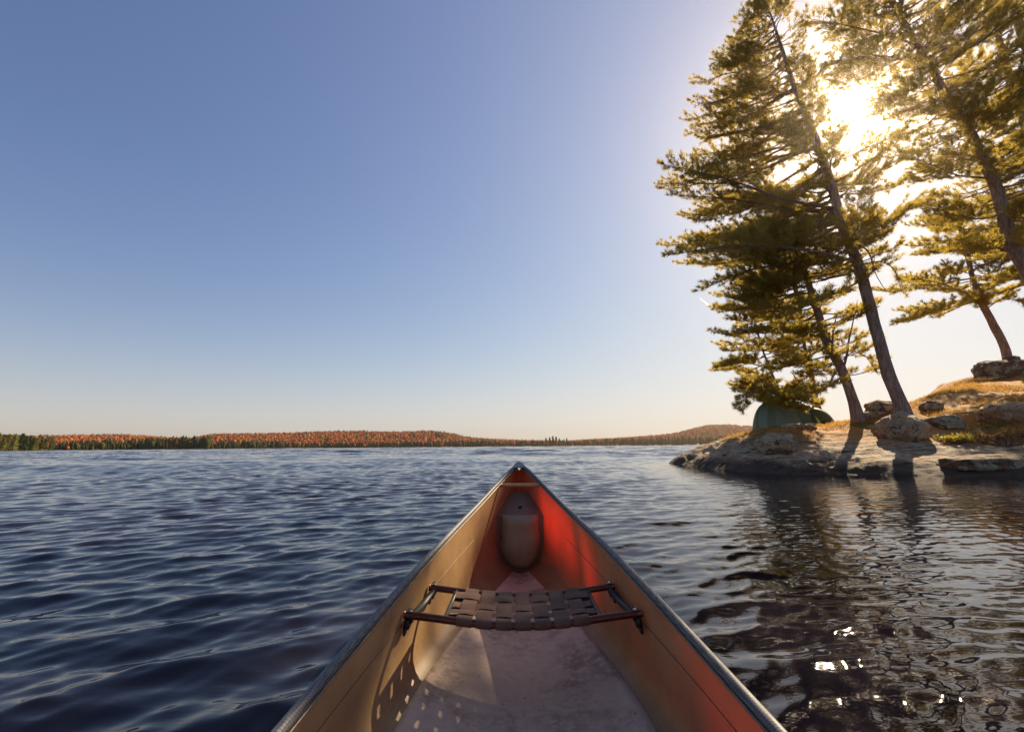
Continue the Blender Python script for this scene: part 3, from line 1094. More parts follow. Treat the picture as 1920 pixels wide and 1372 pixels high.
def pine(label, trunk, crown, nbr, seed, group=None, skirt=None, droop=0.05, dens=1.0, explicit=(), needle=(16, 0.115, 0.012), s0=0.28, bias=0.0, top_spray=True, edens=1.0, bare=(), pl_r=0.03):
    """trunk: (u, v, depth, radius m) from base up; crown: (v, left px, right px) from top down"""
    global LEAF_TOTAL
    g = np.random.default_rng(seed)
    T = np.array([(*P(u, v, d), r) for u, v, d, r in trunk])
    C = catmull(T, 60)
    if skirt is None: skirt = 1.6
    base = C[0, :3]
    root = thing("pine_tree", label, "pine tree", tuple(base), group)
    # trunk with root flare, sunk a little into the ground
    mb = MB()
    pts = C[:, :3].copy(); rad = C[:, 3].copy()
    first = pts[0] - (pts[1] - pts[0]) / np.linalg.norm(pts[1] - pts[0]) * 0.35
    hgt = np.linalg.norm(pts - pts[0], axis=1)
    rad = rad * (1 + (skirt - 1) * np.exp(-hgt / 0.28))
    pts = np.concatenate([[first], pts]); rad = np.concatenate([[rad[0] * 1.15], rad])
    pts[2:-1, :2] += 0.25 * C[1:-1, 3:4] * np.stack([vnoise(hgt[1:-1] * 0.8, seed), vnoise(hgt[1:-1] * 0.8, seed + 9)], -1)
    mb.tube(pts, rad, 18)
    V = mb.v[0]
    cen = np.repeat(pts, 18, axis=0)
    off = V - cen
    lob = 1 + 0.09 * vnoise(V[:, 0] * 3.5, V[:, 1] * 3.5, V[:, 2] * 1.2) + 0.05 * vnoise(V[:, 0] * 11, V[:, 1] * 11, V[:, 2] * 3)
    mb.v[0] = cen + off * lob[:, None]
    # crown
    view = base * np.array([1, 1, 0]); view /= np.linalg.norm(view)
    lat = np.array([view[1], -view[0], 0])
    vv = np.array([c[0] for c in crown]); LL = np.array([c[1] for c in crown]); RR = np.array([c[2] for c in crown])
    tv = np.array([t[1] for t in trunk], float)
    tparam = np.linspace(0, 1, 60)
    # photo height of each trunk sample
    rel = C[:, :3] - CAM
    vpix = 686 - F * (rel @ camU) / (rel @ fwd)
    dpix = (rel @ fwd) / F
    tw = MB()
    tpos, tdir = [], []

    def limb(p0, ctrlpts, r0, dens_l, ln):
        """one limb as a curve; side sprays with needle tufts"""
        m = len(ctrlpts)
        for c, r in GAPS:
            q = np.asarray(ctrlpts)[2:] - c
            if np.linalg.norm(q - (q @ SUN)[:, None] * SUN, axis=1).min() < r * (0.85 if c[0] < -.1 or c[1] > 2.4 else 0.5): return
        cp = np.asarray(ctrlpts)
        rr = np.linspace(r0, 0.006, m)
        mb.tube(cp, rr, 5, cap=False)
        tan = np.gradient(cp, axis=0); tan /= np.linalg.norm(tan, axis=1)[:, None] + 1e-9
        nb = max(4, int(ln * (1 - s0) * 13 * dens_l))
        for j in range(nb):
            s = s0 + (1 - s0) * ((j + g.random()) / nb) ** 0.9
            x = s * (m - 1); i = min(int(x), m - 2); fr = x - i
            q = cp[i] * (1 - fr) + cp[i + 1] * fr
            t = tan[i]
            side = np.cross(t, np.array([0, 0, 1.0])); side /= np.linalg.norm(side) + 1e-9
            sg = 1 if j % 2 else -1
            a = g.uniform(0.5, 1.15) if s < 0.96 else g.uniform(0, 0.5)
            d = t * math.cos(a) + sg * side * math.sin(a) + np.array([0, 0, g.normal(0.20, 0.18)])
            d /= np.linalg.norm(d)
            L = (0.20 + 0.26 * ln * (1.05 - s)) * g.uniform(0.55, 1.25)
            L = min(L, 1.0)
            e = q + d * L + np.array([0, 0, 0.12 * L])
            md = q + d * L * 0.5
            tw.tube([q, md, e], [0.007, 0.005, 0.003], 3, cap=False)
            nt = max(2, int(L / 0.085))
            ss = (np.arange(nt) + g.random(nt)) / nt * 0.85 + 0.15
            pp = np.where(ss[:, None] < 0.5, q + (md - q) * (ss[:, None] * 2), md + (e - md) * (ss[:, None] * 2 - 1))
            tpos.append(pp + g.normal(0, 0.025, pp.shape))
            tdir.append(np.repeat((d + np.array([0, 0, 0.35]))[None], nt, 0))
            tpos.append(e[None]); tdir.append((d + np.array([0, 0, 0.5]))[None])

    order = np.argsort(vpix)
    for b in range(nbr):
        f = (b + g.random()) / nbr
        v0 = vv[0] + (vv[-1] - vv[0]) * f
        k = np.interp(v0, vpix[order], order.astype(float))
        i = int(min(max(k, 0), 58)); fr = k - i
        p0 = C[i, :3] * (1 - fr) + C[i + 1, :3] * fr
        r_tr = C[i, 3]
        ax = C[min(i + 2, 59), :3] - C[max(i - 2, 0), :3]; ax /= np.linalg.norm(ax)
        L = np.interp(v0, vv, LL) * dpix[i]; R = np.interp(v0, vv, RR) * dpix[i]
        ph = g.uniform(0, 2 * math.pi)
        if g.random() < bias: ph = math.pi + g.normal(0, 0.6)
        c, s = math.cos(ph), math.sin(ph)
        side_len = (R if c > 0 else L)
        dep_len = 0.5 * (L + R) * 0.6
        ln = 1 / math.sqrt((c / max(side_len, 0.12)) ** 2 + (s / max(dep_len, 0.12)) ** 2) * g.choice([g.uniform(0.8, 1.05), g.uniform(0.5, 0.9)], p=[0.65, 0.35])
        d = lat * c + view * s
        d = d - ax * (d @ ax) * 0.85
        d /= np.linalg.norm(d)
        m = 9
        t = np.linspace(0, 1, m)[:, None]
        wob = np.cumsum(g.normal(0, 0.035 * ln / 2, (m, 3)), 0); wob[0] = 0
        up = np.array([0, 0, 1.0])
        cp = p0 + d * ln * t + up * ln * (-droop * 2.2 * t + (droop * 1.2 + 0.16) * t ** 2.2) + wob
        limb(p0, cp, min(0.010 + 0.009 * ln, r_tr * 0.6 + 0.006), dens, ln)
    for pl in explicit:        # limbs the photo shows one by one, plus a few added to block sun: [(u, v, depth) ...]
        cp = catmull(np.array([P(*q) for q in pl]), 10)
        ln = np.linalg.norm(np.diff(cp, axis=0), axis=1).sum()
        limb(cp[0], cp, 0.012 + 0.008 * ln, dens * edens, ln)
    for pl in bare:            # dead limbs
        cp = catmull(np.array([P(*q) for q in pl]), 14)
        mb.tube(cp, np.linspace(pl_r, 0.006, 14), 6, cap=False)
    if top_spray:
        for k in range(10):
            d = np.array([*g.normal(0, 0.5, 2), 1.0]); ln = g.uniform(0.4, 0.9)
            t = np.linspace(0, 1, 6)[:, None]
            q = C[-1 - int(g.integers(0, 5)), :3]
            limb(q, q + d * ln * t * 0.8, 0.012, dens, ln)
    part(mb.build("trunk", M_BARK, None, True, loc=base), root)
    tp = np.concatenate(tpos); td = np.concatenate(tdir)
    kp = open_sky(tp); tp = tp[kp]; td = td[kp]
    Vn, Fn = needles(tp, td, g, *needle)
    LEAF_TOTAL += len(Fn)
    tw.add(Vn, Fn)
    part(tw.build("crown", M_NEEDLE, None, False, loc=base), root)
    return root


# the tallest pine, leaning left over the lake
pine("tallest pine with thick bare lower trunk leaning left behind the big boulder",
     [(1694, 780, 13.5, .165), (1686, 750, 13.5, .162), (1665, 690, 13.5, .16), (1644, 620, 13.5, .155), (1612, 510, 13.5, .148), (1585, 440, 13.5, .142), (1560, 360, 13.5, .13),
      (1538, 290, 13.5, .13), (1510, 215, 13.5, .10), (1490, 165, 13.5, .08), (1470, 105, 13.5, .058), (1450, 45, 13.5, .035), (1438, 5, 13.5, .018)],
     [(0, 50, 45), (45, 110, 75), (90, 150, 55), (140, 200, 40), (190, 230, 35), (240, 275, 45), (300, 305, 100), (340, 315, 150), (390, 310, 150), (450, 300, 110), (505, 200, 80)],
     200, 21, droop=0.03, dens=0.95, bias=0.35, pl_r=0.028,
     bare=[[(1600, 452, 13.5), (1622, 450, 13.3), (1635, 458, 13.2), (1634, 474, 13.2)], [(1606, 470, 13.5), (1616, 464, 13.3), (1630, 476, 13.1), (1640, 508, 13.0), (1662, 548, 12.9)],
           [(1594, 470, 13.5), (1575, 485, 13.2), (1548, 505, 13.0), (1530, 535, 12.9)]],
     explicit=[[(1536, 288, 13.5), (1527, 292, 13.30), (1520, 297, 13.20), (1515, 301, 13.10)], [(1536, 294, 13.5), (1527, 298, 13.75), (1520, 303, 13.88), (1515, 307, 14.00)], [(1536, 300, 13.5), (1527, 304, 13.40), (1520, 309, 13.35), (1515, 313, 13.30)], [(1536, 306, 13.5), (1527, 310, 13.80), (1520, 315, 13.95), (1515, 319, 14.10)], [(1536, 312, 13.5), (1527, 316, 13.60), (1520, 321, 13.65), (1515, 325, 13.70)],  # short limbs beside the trunk, added to keep sun off the canoe floor
               [(1532, 290, 13.5), (1524, 296, 13.3), (1516, 303, 13.2), (1506, 310, 13.1)], [(1534, 300, 13.5), (1526, 304, 13.3), (1518, 310, 13.2), (1510, 318, 13.1)],  # further limbs added to shade the canoe floor
               [(1572, 392, 13.5), (1490, 378, 13.3), (1350, 332, 13.1), (1242, 308, 13.0)], [(1574, 400, 13.5), (1480, 392, 13.9), (1360, 372, 14.1), (1266, 366, 14.2)],
               [(1615, 525, 13.5), (1580, 545, 13.2), (1540, 560, 13.0), (1480, 590, 12.8)],
               [(1568, 380, 13.5), (1600, 345, 13.3), (1635, 310, 13.1), (1662, 282, 13.0)],
               [(1590, 455, 13.5), (1650, 420, 13.8), (1700, 395, 14.0), (1755, 372, 14.2)],
               [(1605, 500, 13.5), (1650, 490, 13.0), (1680, 510, 12.9), (1690, 545, 12.8)],
               [(1612, 515, 13.5), (1560, 490, 14.0), (1440, 500, 14.3), (1310, 545, 14.3)],
               [(1600, 490, 13.5), (1520, 470, 13.0), (1400, 460, 12.8), (1258, 478, 12.8)]])
# the second pine, behind and left
pine("curved second pine leaning left between the tent and the tallest pine",
     [(1612, 792, 14.4, .145), (1600, 750, 14.4, .14), (1580, 695, 14.4, .135), (1552, 640, 14.4, .125), (1528, 570, 14.4, .11), (1504, 495, 14.4, .085), (1482, 430, 14.4, .06), (1465, 380, 14.4, .03)],
     [(400, 30, 40), (450, 90, 80), (510, 170, 120), (560, 200, 110), (620, 190, 100), (670, 150, 80), (705, 80, 60)],
     88, 31, droop=0.07, bias=0.3, pl_r=0.045,
     bare=[[(1580, 695, 14.4), (1590, 650, 14.0), (1598, 610, 13.9), (1608, 562, 13.8)], [(1560, 655, 14.4), (1562, 620, 14.2), (1572, 585, 14.1)], [(1566, 697, 14.4), (1552, 722, 13.9), (1530, 738, 13.6)]],
     explicit=[[(1575, 680, 14.4), (1600, 660, 14.0), (1625, 670, 13.8), (1640, 692, 13.7)],
               [(1585, 700, 14.4), (1560, 720, 13.8), (1530, 735, 13.4), (1500, 740, 13.2)]])
pine("slim straight pine standing behind the green tent",
     [(1531, 765, 16.8, .095), (1522, 705, 16.8, .09), (1508, 645, 16.8, .0555), (1500, 590, 16.8, .075), (1490, 530, 16.8, .08), (1482, 470, 16.8, .025)],
     [(460, 40, 40), (520, 110, 70), (580, 130, 80), (640, 120, 70), (690, 70, 60)], 42, 41, droop=0.08)
pine("short pine behind the left end of the tent with branches hanging over the canvas",
     [(1476, 770, 17.8, .065), (1462, 735, 17.8, .062), (1445, 695, 17.8, .055), (1428, 650, 17.8, .03), (1415, 600, 17.8, .045), (1408, 560, 17.8, .02)],
     [(550, 40, 40), (600, 80, 90), (650, 95, 90), (690, 100, 80), (730, 60, 70)], 55, 51, droop=0.10, edens=2.6,
     explicit=[[(1455, 715, 17.8), (1420, 715, 17.0), (1400, 735, 16.6), (1392, 765, 16.4)],
               [(1460, 730, 17.8), (1468, 735, 16.0), (1490, 748, 14.9), (1530, 756, 14.4)],
               [(1465, 740, 17.8), (1452, 745, 16.2), (1462, 758, 15.0), (1500, 768, 14.4)],
               [(1440, 690, 17.8), (1400, 680, 17.2), (1375, 680, 16.9), (1348, 688, 16.7)]])
pine("background pine on the skyline rock mound with a flat low crown",
     [(1897, 695, 21.4, .185), (1880, 645, 21.4, .17), (1858, 600, 21.4, .16), (1838, 560, 21.4, .145), (1822, 510, 21.4, .10), (1808, 450, 21.4, .13), (1795, 395, 21.4, .06)],
     [(390, 50, 70), (440, 100, 130), (500, 135, 150), (545, 150, 160), (575, 110, 130)], 70, 61, droop=0.04,
     explicit=[[(1838, 562, 21.4), (1790, 575, 20.8), (1735, 590, 20.4), (1682, 606, 20.2)],
               [(1848, 580, 21.4), (1880, 560, 20.6), (1910, 565, 20.2), (1945, 590, 20.0)],
               [(1838, 560, 21.4), (1800, 545, 21.0), (1760, 530, 20.6), (1700, 520, 20.4)]], needle=(15, 0.14, 0.015))
pine("huge leaning pine at the right edge whose trunk crosses the upper corner",
     [(2010, 760, 13.0, .20), (1970, 620, 13.0, .19), (1920, 500, 13.0, .175), (1890, 425, 13.0, .165), (1868, 355, 13.0, .155), (1842, 295, 13.0, .145), (1812, 240, 13.0, .13), (1770, 172, 13.0, .11), (1730, 100, 13.0, .07), (1691, 35, 13.0, .09), (1655, -40, 13.0, .05), (1630, -110, 13.0, .03)],
     [(-110, 40, 60), (-60, 90, 120), (-10, 150, 170), (40, 165, 220), (80, 150, 240), (110, 135, 250), (160, 140, 250), (220, 135, 240), (270, 130, 230), (340, 110, 200), (410, 140, 170), (470, 130, 120)],
     175, 71, droop=0.03,
     explicit=[[(1720, 85, 13.0), (1640, 60, 12.8), (1570, 45, 12.7), (1515, 35, 12.6)],
               [(1745, 130, 13.0), (1690, 110, 12.7), (1620, 105, 12.5), (1555, 122, 12.4)],
               [(1860, 335, 13.0), (1800, 330, 12.7), (1750, 310, 12.6), (1700, 290, 12.5)],
               [(1880, 400, 13.0), (1830, 410, 12.7), (1780, 400, 12.6), (1740, 380, 12.5)]])
pine("shaded pine trunk entering the upper right corner beyond the huge leaning pine",
     [(2030, 720, 16.5, .18), (1985, 500, 16.5, .165), (1945, 320, 16.5, .15), (1915, 210, 16.5, .14), (1885, 110, 16.5, .12), (1862, 40, 16.5, .06), (1840, -40, 16.5, .09), (1825, -110, 16.5, .04)],
     [(-110, 40, 50), (-40, 120, 130), (40, 170, 160), (120, 150, 160), (220, 120, 150), (330, 110, 140), (430, 90, 120)], 90, 81, droop=0.04)
pine("dark pine at the extreme right edge with only its left branches in view",
     [(2060, 740, 15.0, .18), (2030, 500, 15.0, .165), (1990, 300, 15.0, .085), (1950, 160, 15.0, .13), (1920, 80, 15.0, .15), (1895, 0, 15.0, .11), (1875, -80, 15.0, .05)],
     [(-80, 50, 60), (-20, 90, 120), (60, 120, 150), (160, 130, 160), (260, 130, 160), (380, 130, 150), (500, 120, 130), (600, 60, 80)], 80, 91, droop=0.04)
print("needle quads", LEAF_TOTAL)


# ------------------------------------------------------------------ tent
def build_tent():
    M_FLY = mat_leaf("green_tent_fabric", [(0.20, 0.245, 0.17), (0.16, 0.20, 0.14), (0.22, 0.26, 0.18)], [(0.28, 0.36, 0.22), (0.24, 0.32, 0.20)], 0.38, 0.8)
    M_FLYD = mat_leaf("dark_green_tent_fabric", [(0.10, 0.13, 0.065), (0.08, 0.11, 0.055), (0.11, 0.14, 0.07)], [(0.16, 0.20, 0.08), (0.14, 0.18, 0.07)], 0.3, 0.8)
    M_NET = simple("black_door_mesh", (0.012, 0.012, 0.012), None, 30, 0.8)
    M_PALE = simple("grey_tent_vent", (0.30, 0.28, 0.22), None, 10, 0.7)
    M_POLE = simple("tent_pole", (0.26, 0.30, 0.24), None, 10, 0.5, 0.0)
    D = 15.8
    a = P(1433, 805, D); b = P(1569, 796, D); top = P(1478, 747, D)
    zg = float(ground_z((a[0] + b[0]) / 2, D))
    base = np.array([(a[0] + b[0]) / 2, D + 0.6, min(zg, a[2]) - 0.02])
    root = thing("tent", "green dome tent with a dark mesh doorway standing under the short pine", "tent", tuple(base))
    H = top[2] - base[2]
    apx = top[0] - base[0]
    hw = (b[0] - a[0]) / 2
    n = 48; m = 16
    th = np.linspace(0, 2 * math.pi, n, endpoint=False)
    rad = 1 / np.maximum.reduce([np.abs(np.cos(th - k * math.pi / 3)) for k in range(3)])
    rad = 0.5 * rad / rad.max() + 0.5 * 1.0
    bx = np.cos(th) * rad * hw; by = np.sin(th) * rad * 1.05
    q = np.linspace(0, 1, m)
    shape_r = np.cos(q * math.pi / 2) ** 0.66
    shape_z = np.sin(q * math.pi / 2)
    Pt = np.zeros((n, m, 3))
    seam = np.cos(th * 6)
    for j in range(m):
        cx = apx * q[j] ** 1.2
        sagf = 1 - 0.035 * (1 - seam) * math.sin(q[j] * math.pi)
        Pt[:, j, 0] = cx + bx * shape_r[j] * sagf
        Pt[:, j, 1] = by * shape_r[j] * sagf
        Pt[:, j, 2] = H * shape_z[j] - 0.03
    mb = MB(); mb.grid(Pt, closed_u=True)
    fly = mb.build("fly", M_FLY, root, True)
    for k in range(6):
        i = k * 8
        mb = MB(); mb.tube(Pt[i] * 1.006 + (0, 0, 0.004), 0.011, 6)
        mb.build("pole", M_POLE, root, True)
    M_PANEL = mat_leaf("pale_green_tent_panel", [(0.32, 0.37, 0.28), (0.28, 0.33, 0.25), (0.34, 0.39, 0.30)], [(0.34, 0.42, 0.28), (0.30, 0.38, 0.26)], 0.35, 0.8)
    for i0, i1 in ((25, 28), (30, 35)):
        mb = MB(); mb.grid(Pt[i0:i1 + 1, :10] * 1.006 + (0, 0, 0.003))
        mb.build("fly_panel", M_PANEL, root, True)
    # darker vestibule with the doorway on the right front
    Pv = []
    for s in np.linspace(0, 1, 12):
        ang = np.linspace(0, math.pi, 18)
        wv = 0.62 * math.cos(s * math.pi / 2) ** 0.7 + 0.02; hv = 0.72 * H * math.cos(s * math.pi / 2) ** 0.8 + 0.01
        Pv.append(np.stack([0.48 + np.cos(ang) * wv + 0.15 * s, np.full(18, -0.55 - 0.62 * s), np.sin(ang) ** 0.85 * hv - 0.02], -1))
    mb = MB(); mb.grid(np.array(Pv))
    ve = mb.build("vestibule", M_FLYD, root, True)
    ang = np.linspace(0, math.pi, 14)
    rows = []
    for k in np.linspace(0.02, 1, 6):
        rows.append(np.stack([0.55 + np.cos(ang) * 0.33 * k, -1.06 - 0.05 * (1 - np.sin(ang) * k) - 0.06, np.sin(ang) * 0.30 * k + 0.0], -1))
    mb = MB(); mb.grid(np.array(rows))
    mb.build("door_mesh", M_NET, root, True)
    mb = MB()
    capP = Pt[:, 11:, :] * np.array([1.02, 1.02, 1.02]) + (0, 0, 0.012)
    mb.grid(capP, closed_u=True)
    mb.build("vent_cap", M_PALE, root, True)


build_tent()

# ------------------------------------------------------------------ grass, shrubs
def blades(pos, g, k, hgt, wd, lean=0.35):
    n = len(pos)
    az = g.uniform(0, 2 * math.pi, (n, k)); ln = g.uniform(0.1, lean + 0.1, (n, k))
    h = hgt[:, None] * g.uniform(0.5, 1.2, (n, k))
    o = pos[:, None] + np.stack([g.normal(0, .03, (n, k)), g.normal(0, .03, (n, k)), np.full((n, k), -0.01)], -1)
    d = np.stack([np.cos(az) * ln, np.sin(az) * ln, np.ones((n, k))], -1)
    s = np.stack([-np.sin(az), np.cos(az), np.zeros((n, k))], -1) * wd / 2
    mid = o + d * (h * 0.55)[..., None]
    tip = o + d * h[..., None] * np.array([1.7, 1.7, 0.95])
    V = np.stack([o - s, o + s, mid + s * .8, mid - s * .8, tip], 2).reshape(-1, 3)
    b = np.arange(n * k) * 5
    return V, np.stack([b, b + 1, b + 2, b + 3], -1), np.stack([b + 3, b + 2, b + 4], -1)


def build_grass():
    g = np.random.default_rng(77)
    M_GR = mat_leaf("dry_grass", [(0.50, 0.26, 0.07), (0.38, 0.19, 0.05), (0.26, 0.21, 0.05)], [(0.65, 0.36, 0.08), (0.55, 0.38, 0.08)], 0.45, 0.9)
    n = 70000
    x = g.uniform(8, 22, n); y = g.uniform(10.5, 23, n)
    z = ground_z(x, y)
    e = 0.15
    sl = np.hypot(ground_z(x + e, y, False) - ground_z(x - e, y, False), ground_z(x, y + e, False) - ground_z(x, y - e, False)) / (2 * e)
    keep = (z > 0.8) & (sl < 0.75) & (vnoise(x * 0.9, y * 0.9) + 0.5 * vnoise(x * 2.7, y * 2.7) > 0.05 - 0.5 * g.random(n))
    pos = np.stack([x, y, z], -1)[keep]
    V, Fq, Ft = blades(pos, g, 4, 0.04 + 0.10 * g.random(len(pos)) ** 3, 0.010)
    mb = MB(); mb.add(V, Fq); mb.f.setdefault(3, []).append(Ft)
    o = mb.build("grass", M_GR)
    tag(o, "short dry straw coloured grass on the shore", "grass", None, "stuff")


build_grass()


def shrub(label, u, v, d, w, h, seed, mat, leaf=0.05, n=900, name="shrub", twigs=60):
    g = np.random.default_rng(seed)
    c = P(u, v, d); c[2] = float(ground_z(c[0], c[1]))
    root = thing(name, label, "shrub", tuple(c))
    mb = MB()
    tips = []
    for i in range(twigs):
        a = g.uniform(0, 2 * math.pi); r = g.random() ** 0.6
        e = np.array([math.cos(a) * r * w / 2, math.sin(a) * r * w / 2, h * g.uniform(0.45, 1.0) * (1 - 0.45 * r * r)])
        m = e * 0.5 + np.array([0, 0, 0.1 * h])
        b0 = np.array([e[0] * .15, e[1] * .15, -0.06])
        mb.tube([b0, m, e], [0.008, 0.006, 0.003], 4, cap=False)
        tips.append((m, e))
    mb.build("stem", M_BARK, root, True)
    tips = np.array(tips)
    i = g.integers(0, len(tips), n); s = g.uniform(0.0, 1.1, n)[:, None]
    p = tips[i, 0] * (1 - s) + tips[i, 1] * s + g.normal(0, 0.05 * h + 0.02, (n, 3))
    dd = g.normal(0, 1, (n, 3)); dd[:, 2] = np.abs(dd[:, 2]); dd /= np.linalg.norm(dd, axis=1)[:, None]
    ss = np.cross(dd, g.normal(0, 1, (n, 3))); ss /= np.linalg.norm(ss, axis=1)[:, None]
    L = leaf * g.uniform(0.6, 1.3, (n, 1))
    V = np.stack([p, p + dd * L * .5 + ss * L * .28, p + dd * L, p + dd * L * .5 - ss * L * .28], 1).reshape(-1, 3)
    mb = MB(); mb.add(V, np.arange(len(V)).reshape(-1, 4))
    mb.build("foliage", mat, root)
    return root


M_SHB = mat_leaf("brown_shrub_leaf", [(0.16, 0.085, 0.03), (0.11, 0.06, 0.025), (0.14, 0.11, 0.03)], [(0.30, 0.15, 0.04), (0.30, 0.20, 0.04)], 0.35, 2)
M_SHG = mat_leaf("yellow_shrub_leaf", [(0.20, 0.19, 0.03), (0.14, 0.15, 0.03), (0.30, 0.20, 0.03)], [(0.45, 0.40, 0.05), (0.55, 0.35, 0.05)], 0.45, 2)
shrub("low brown heath shrub spread below the bleached boulder at right", 1885, 832, 11.8, 1.9, 0.42, 5, M_SHB, 0.05, 2600)
shrub("yellow green huckleberry patch right of the big boulder", 1790, 820, 12.2, 1.3, 0.20, 6, M_SHG, 0.05, 1500)
shrub("small yellow green tuft of leaves on the slope above the huckleberry patch", 1860, 790, 13.6, 0.9, 0.18, 7, M_SHG, 0.05, 500, twigs=25)
shrub("dry brown twiggy plant on the grassy skyline left of the rock mound", 1845, 716, 20.2, 1.6, 0.28, 8, M_SHB, 0.05, 500, twigs=50)

# ------------------------------------------------------------------ far shore
def azimuth(u):
    d = ray(u, 836)
    return math.atan2(d[0], d[1])


AZ_U = np.linspace(-500, 2500, 300)
AZ = np.array([azimuth(u) for u in AZ_U])


def u_of(az):
    return np.interp(az, AZ, AZ_U)


def px2h(u, pxs, dist):
    """height in metres of pxs photo pixels above the waterline, at horizontal distance dist and direction u"""
    az = np.interp(u, AZ_U, AZ)
    return pxs * dist * np.cos(az) / F * math.cos(PITCH)


def hills(name, us, pxs, r0, r1, r2, seed, mat):
    """terrain strip: waterline at r0, ridge at r1, back at r2"""
    g = pchip(us, pxs)
    uu = np.linspace(us[0], us[-1], 260)
    az = np.interp(uu, AZ_U, AZ)
    q = np.concatenate([np.linspace(0, 1, 24), np.linspace(1, 2, 8)[1:]])
    Pm = np.zeros((len(uu), len(q), 3))
    for j, t in enumerate(q):
        r = r0 + (r1 - r0) * t if t <= 1 else r1 + (r2 - r1) * (t - 1)
        hh = smooth01(t) if t <= 1 else 1 - smooth01(t - 1)
        ridge = px2h(uu, g(uu), r1)
        z = ridge * hh + (0.10 * ridge * vnoise(uu / 45 + seed, t * 3.0) if 0 < t < 2 else 0) * math.sin(min(t, 1) * math.pi) - 0.6 * (t == 0)
        Pm[:, j] = np.stack([np.sin(az) * r, np.cos(az) * r, z], -1)
    mb = MB(); mb.grid(Pm)
    o = mb.build(name, mat, None, True)
    if np.mean([p.normal.z for p in o.data.polygons]) < 0: o.data.flip_normals()
    o["kind"] = "structure"
    return uu, q, Pm


def blob(g, detail=1):
    """unit crown: foot at z=0, top at z=1, irregular"""
    t = np.linspace(0, 2 * math.pi, 7, endpoint=False); p = np.array([0.0, 0.35, 0.75, 1.15, 1.57])
    rows = []
    for i, f in enumerate([(0.25, 0.12), (0.46, 0.3), (0.5, 0.55), (0.36, 0.82), (0.06, 1.0)]):
        rr = f[0] * g.uniform(0.7, 1.25, 7)
        rows.append(np.stack([np.cos(t + i * .4) * rr, np.sin(t + i * .4) * rr, f[1] + g.normal(0, .045, 7)], -1))
    return np.array(rows)


def spire(g):
    """unit conifer with ragged tiers"""
    rows = []
    n = 7
    t = np.linspace(0, 2 * math.pi, n, endpoint=False)
    for i, (r, z) in enumerate([(0.10, 0.05), (0.50, 0.12), (0.26, 0.30), (0.40, 0.34), (0.19, 0.54), (0.28, 0.58), (0.10, 0.78), (0.15, 0.82), (0.015, 1.0)]):
        rr = r * g.uniform(0.6, 1.3, n)
        rows.append(np.stack([np.cos(t + i * .5) * rr, np.sin(t + i * .5) * rr, z + g.normal(0, .02, n)], -1))
    return np.array(rows)


def forest(name, label, pos, hgt, wid, cols, kinds, seed, group=None):
    """many trees as one mass; every tree keeps its own tint"""
    g = np.random.default_rng(seed)
    protoB = [blob(g) for _ in range(8)]; protoS = [spire(g) for _ in range(8)]
    Vs, Fs, Cs, off = [], [], [], 0
    for i in range(len(pos)):
        Pm = (protoS if kinds[i] else protoB)[int(g.integers(8))]
        a = g.uniform(0, 6.28); c, s = math.cos(a), math.sin(a)
        V = Pm.reshape(-1, 3)
        V = np.stack([(V[:, 0] * c - V[:, 1] * s) * wid[i], (V[:, 0] * s + V[:, 1] * c) * wid[i], V[:, 2] * hgt[i]], -1) + pos[i]
        nu, nv = Pm.shape[:2]
        idx = np.arange(nu * nv).reshape(nu, nv) + off
        q = np.stack([idx[:-1], np.roll(idx[:-1], -1, 1), np.roll(idx[1:], -1, 1), idx[1:]], -1).reshape(-1, 4)
        Vs.append(V); Fs.append(q); Cs.append(np.repeat(cols[i][None], nu * nv, 0)); off += nu * nv
    V = np.concatenate(Vs)
    me = mesh_np(name, V, [np.concatenate(Fs)])
    at_ = me.attributes.new("tint", 'FLOAT_COLOR', 'POINT')
    cc = np.concatenate(Cs); cc = np.concatenate([cc, np.ones((len(cc), 1))], 1).astype(np.float32)
    at_.data.foreach_set("color", cc.ravel())
    o = link(name, me, M_FAR)
    tag(o, label, "forest", group, "stuff")
    return o


AUT = 1.35 * np.array([(0.50, 0.12, 0.02), (0.52, 0.17, 0.025), (0.40, 0.07, 0.018), (0.46, 0.23, 0.035), (0.28, 0.08, 0.025), (0.13, 0.11, 0.025)])
GRN = np.array([(0.065, 0.085, 0.028), (0.085, 0.10, 0.03), (0.05, 0.07, 0.026), (0.14, 0.135, 0.03)])


def pick(g, pal, n, p=None):
    i = g.choice(len(pal), n, p=p)
    return pal[i] * g.uniform(0.65, 1.0, (n, 1))


M_HILL = simple("forest_floor", (0.14, 0.055, 0.02), (0.05, 0.035, 0.015), 0.02, 0.9)
g = np.random.default_rng(101)
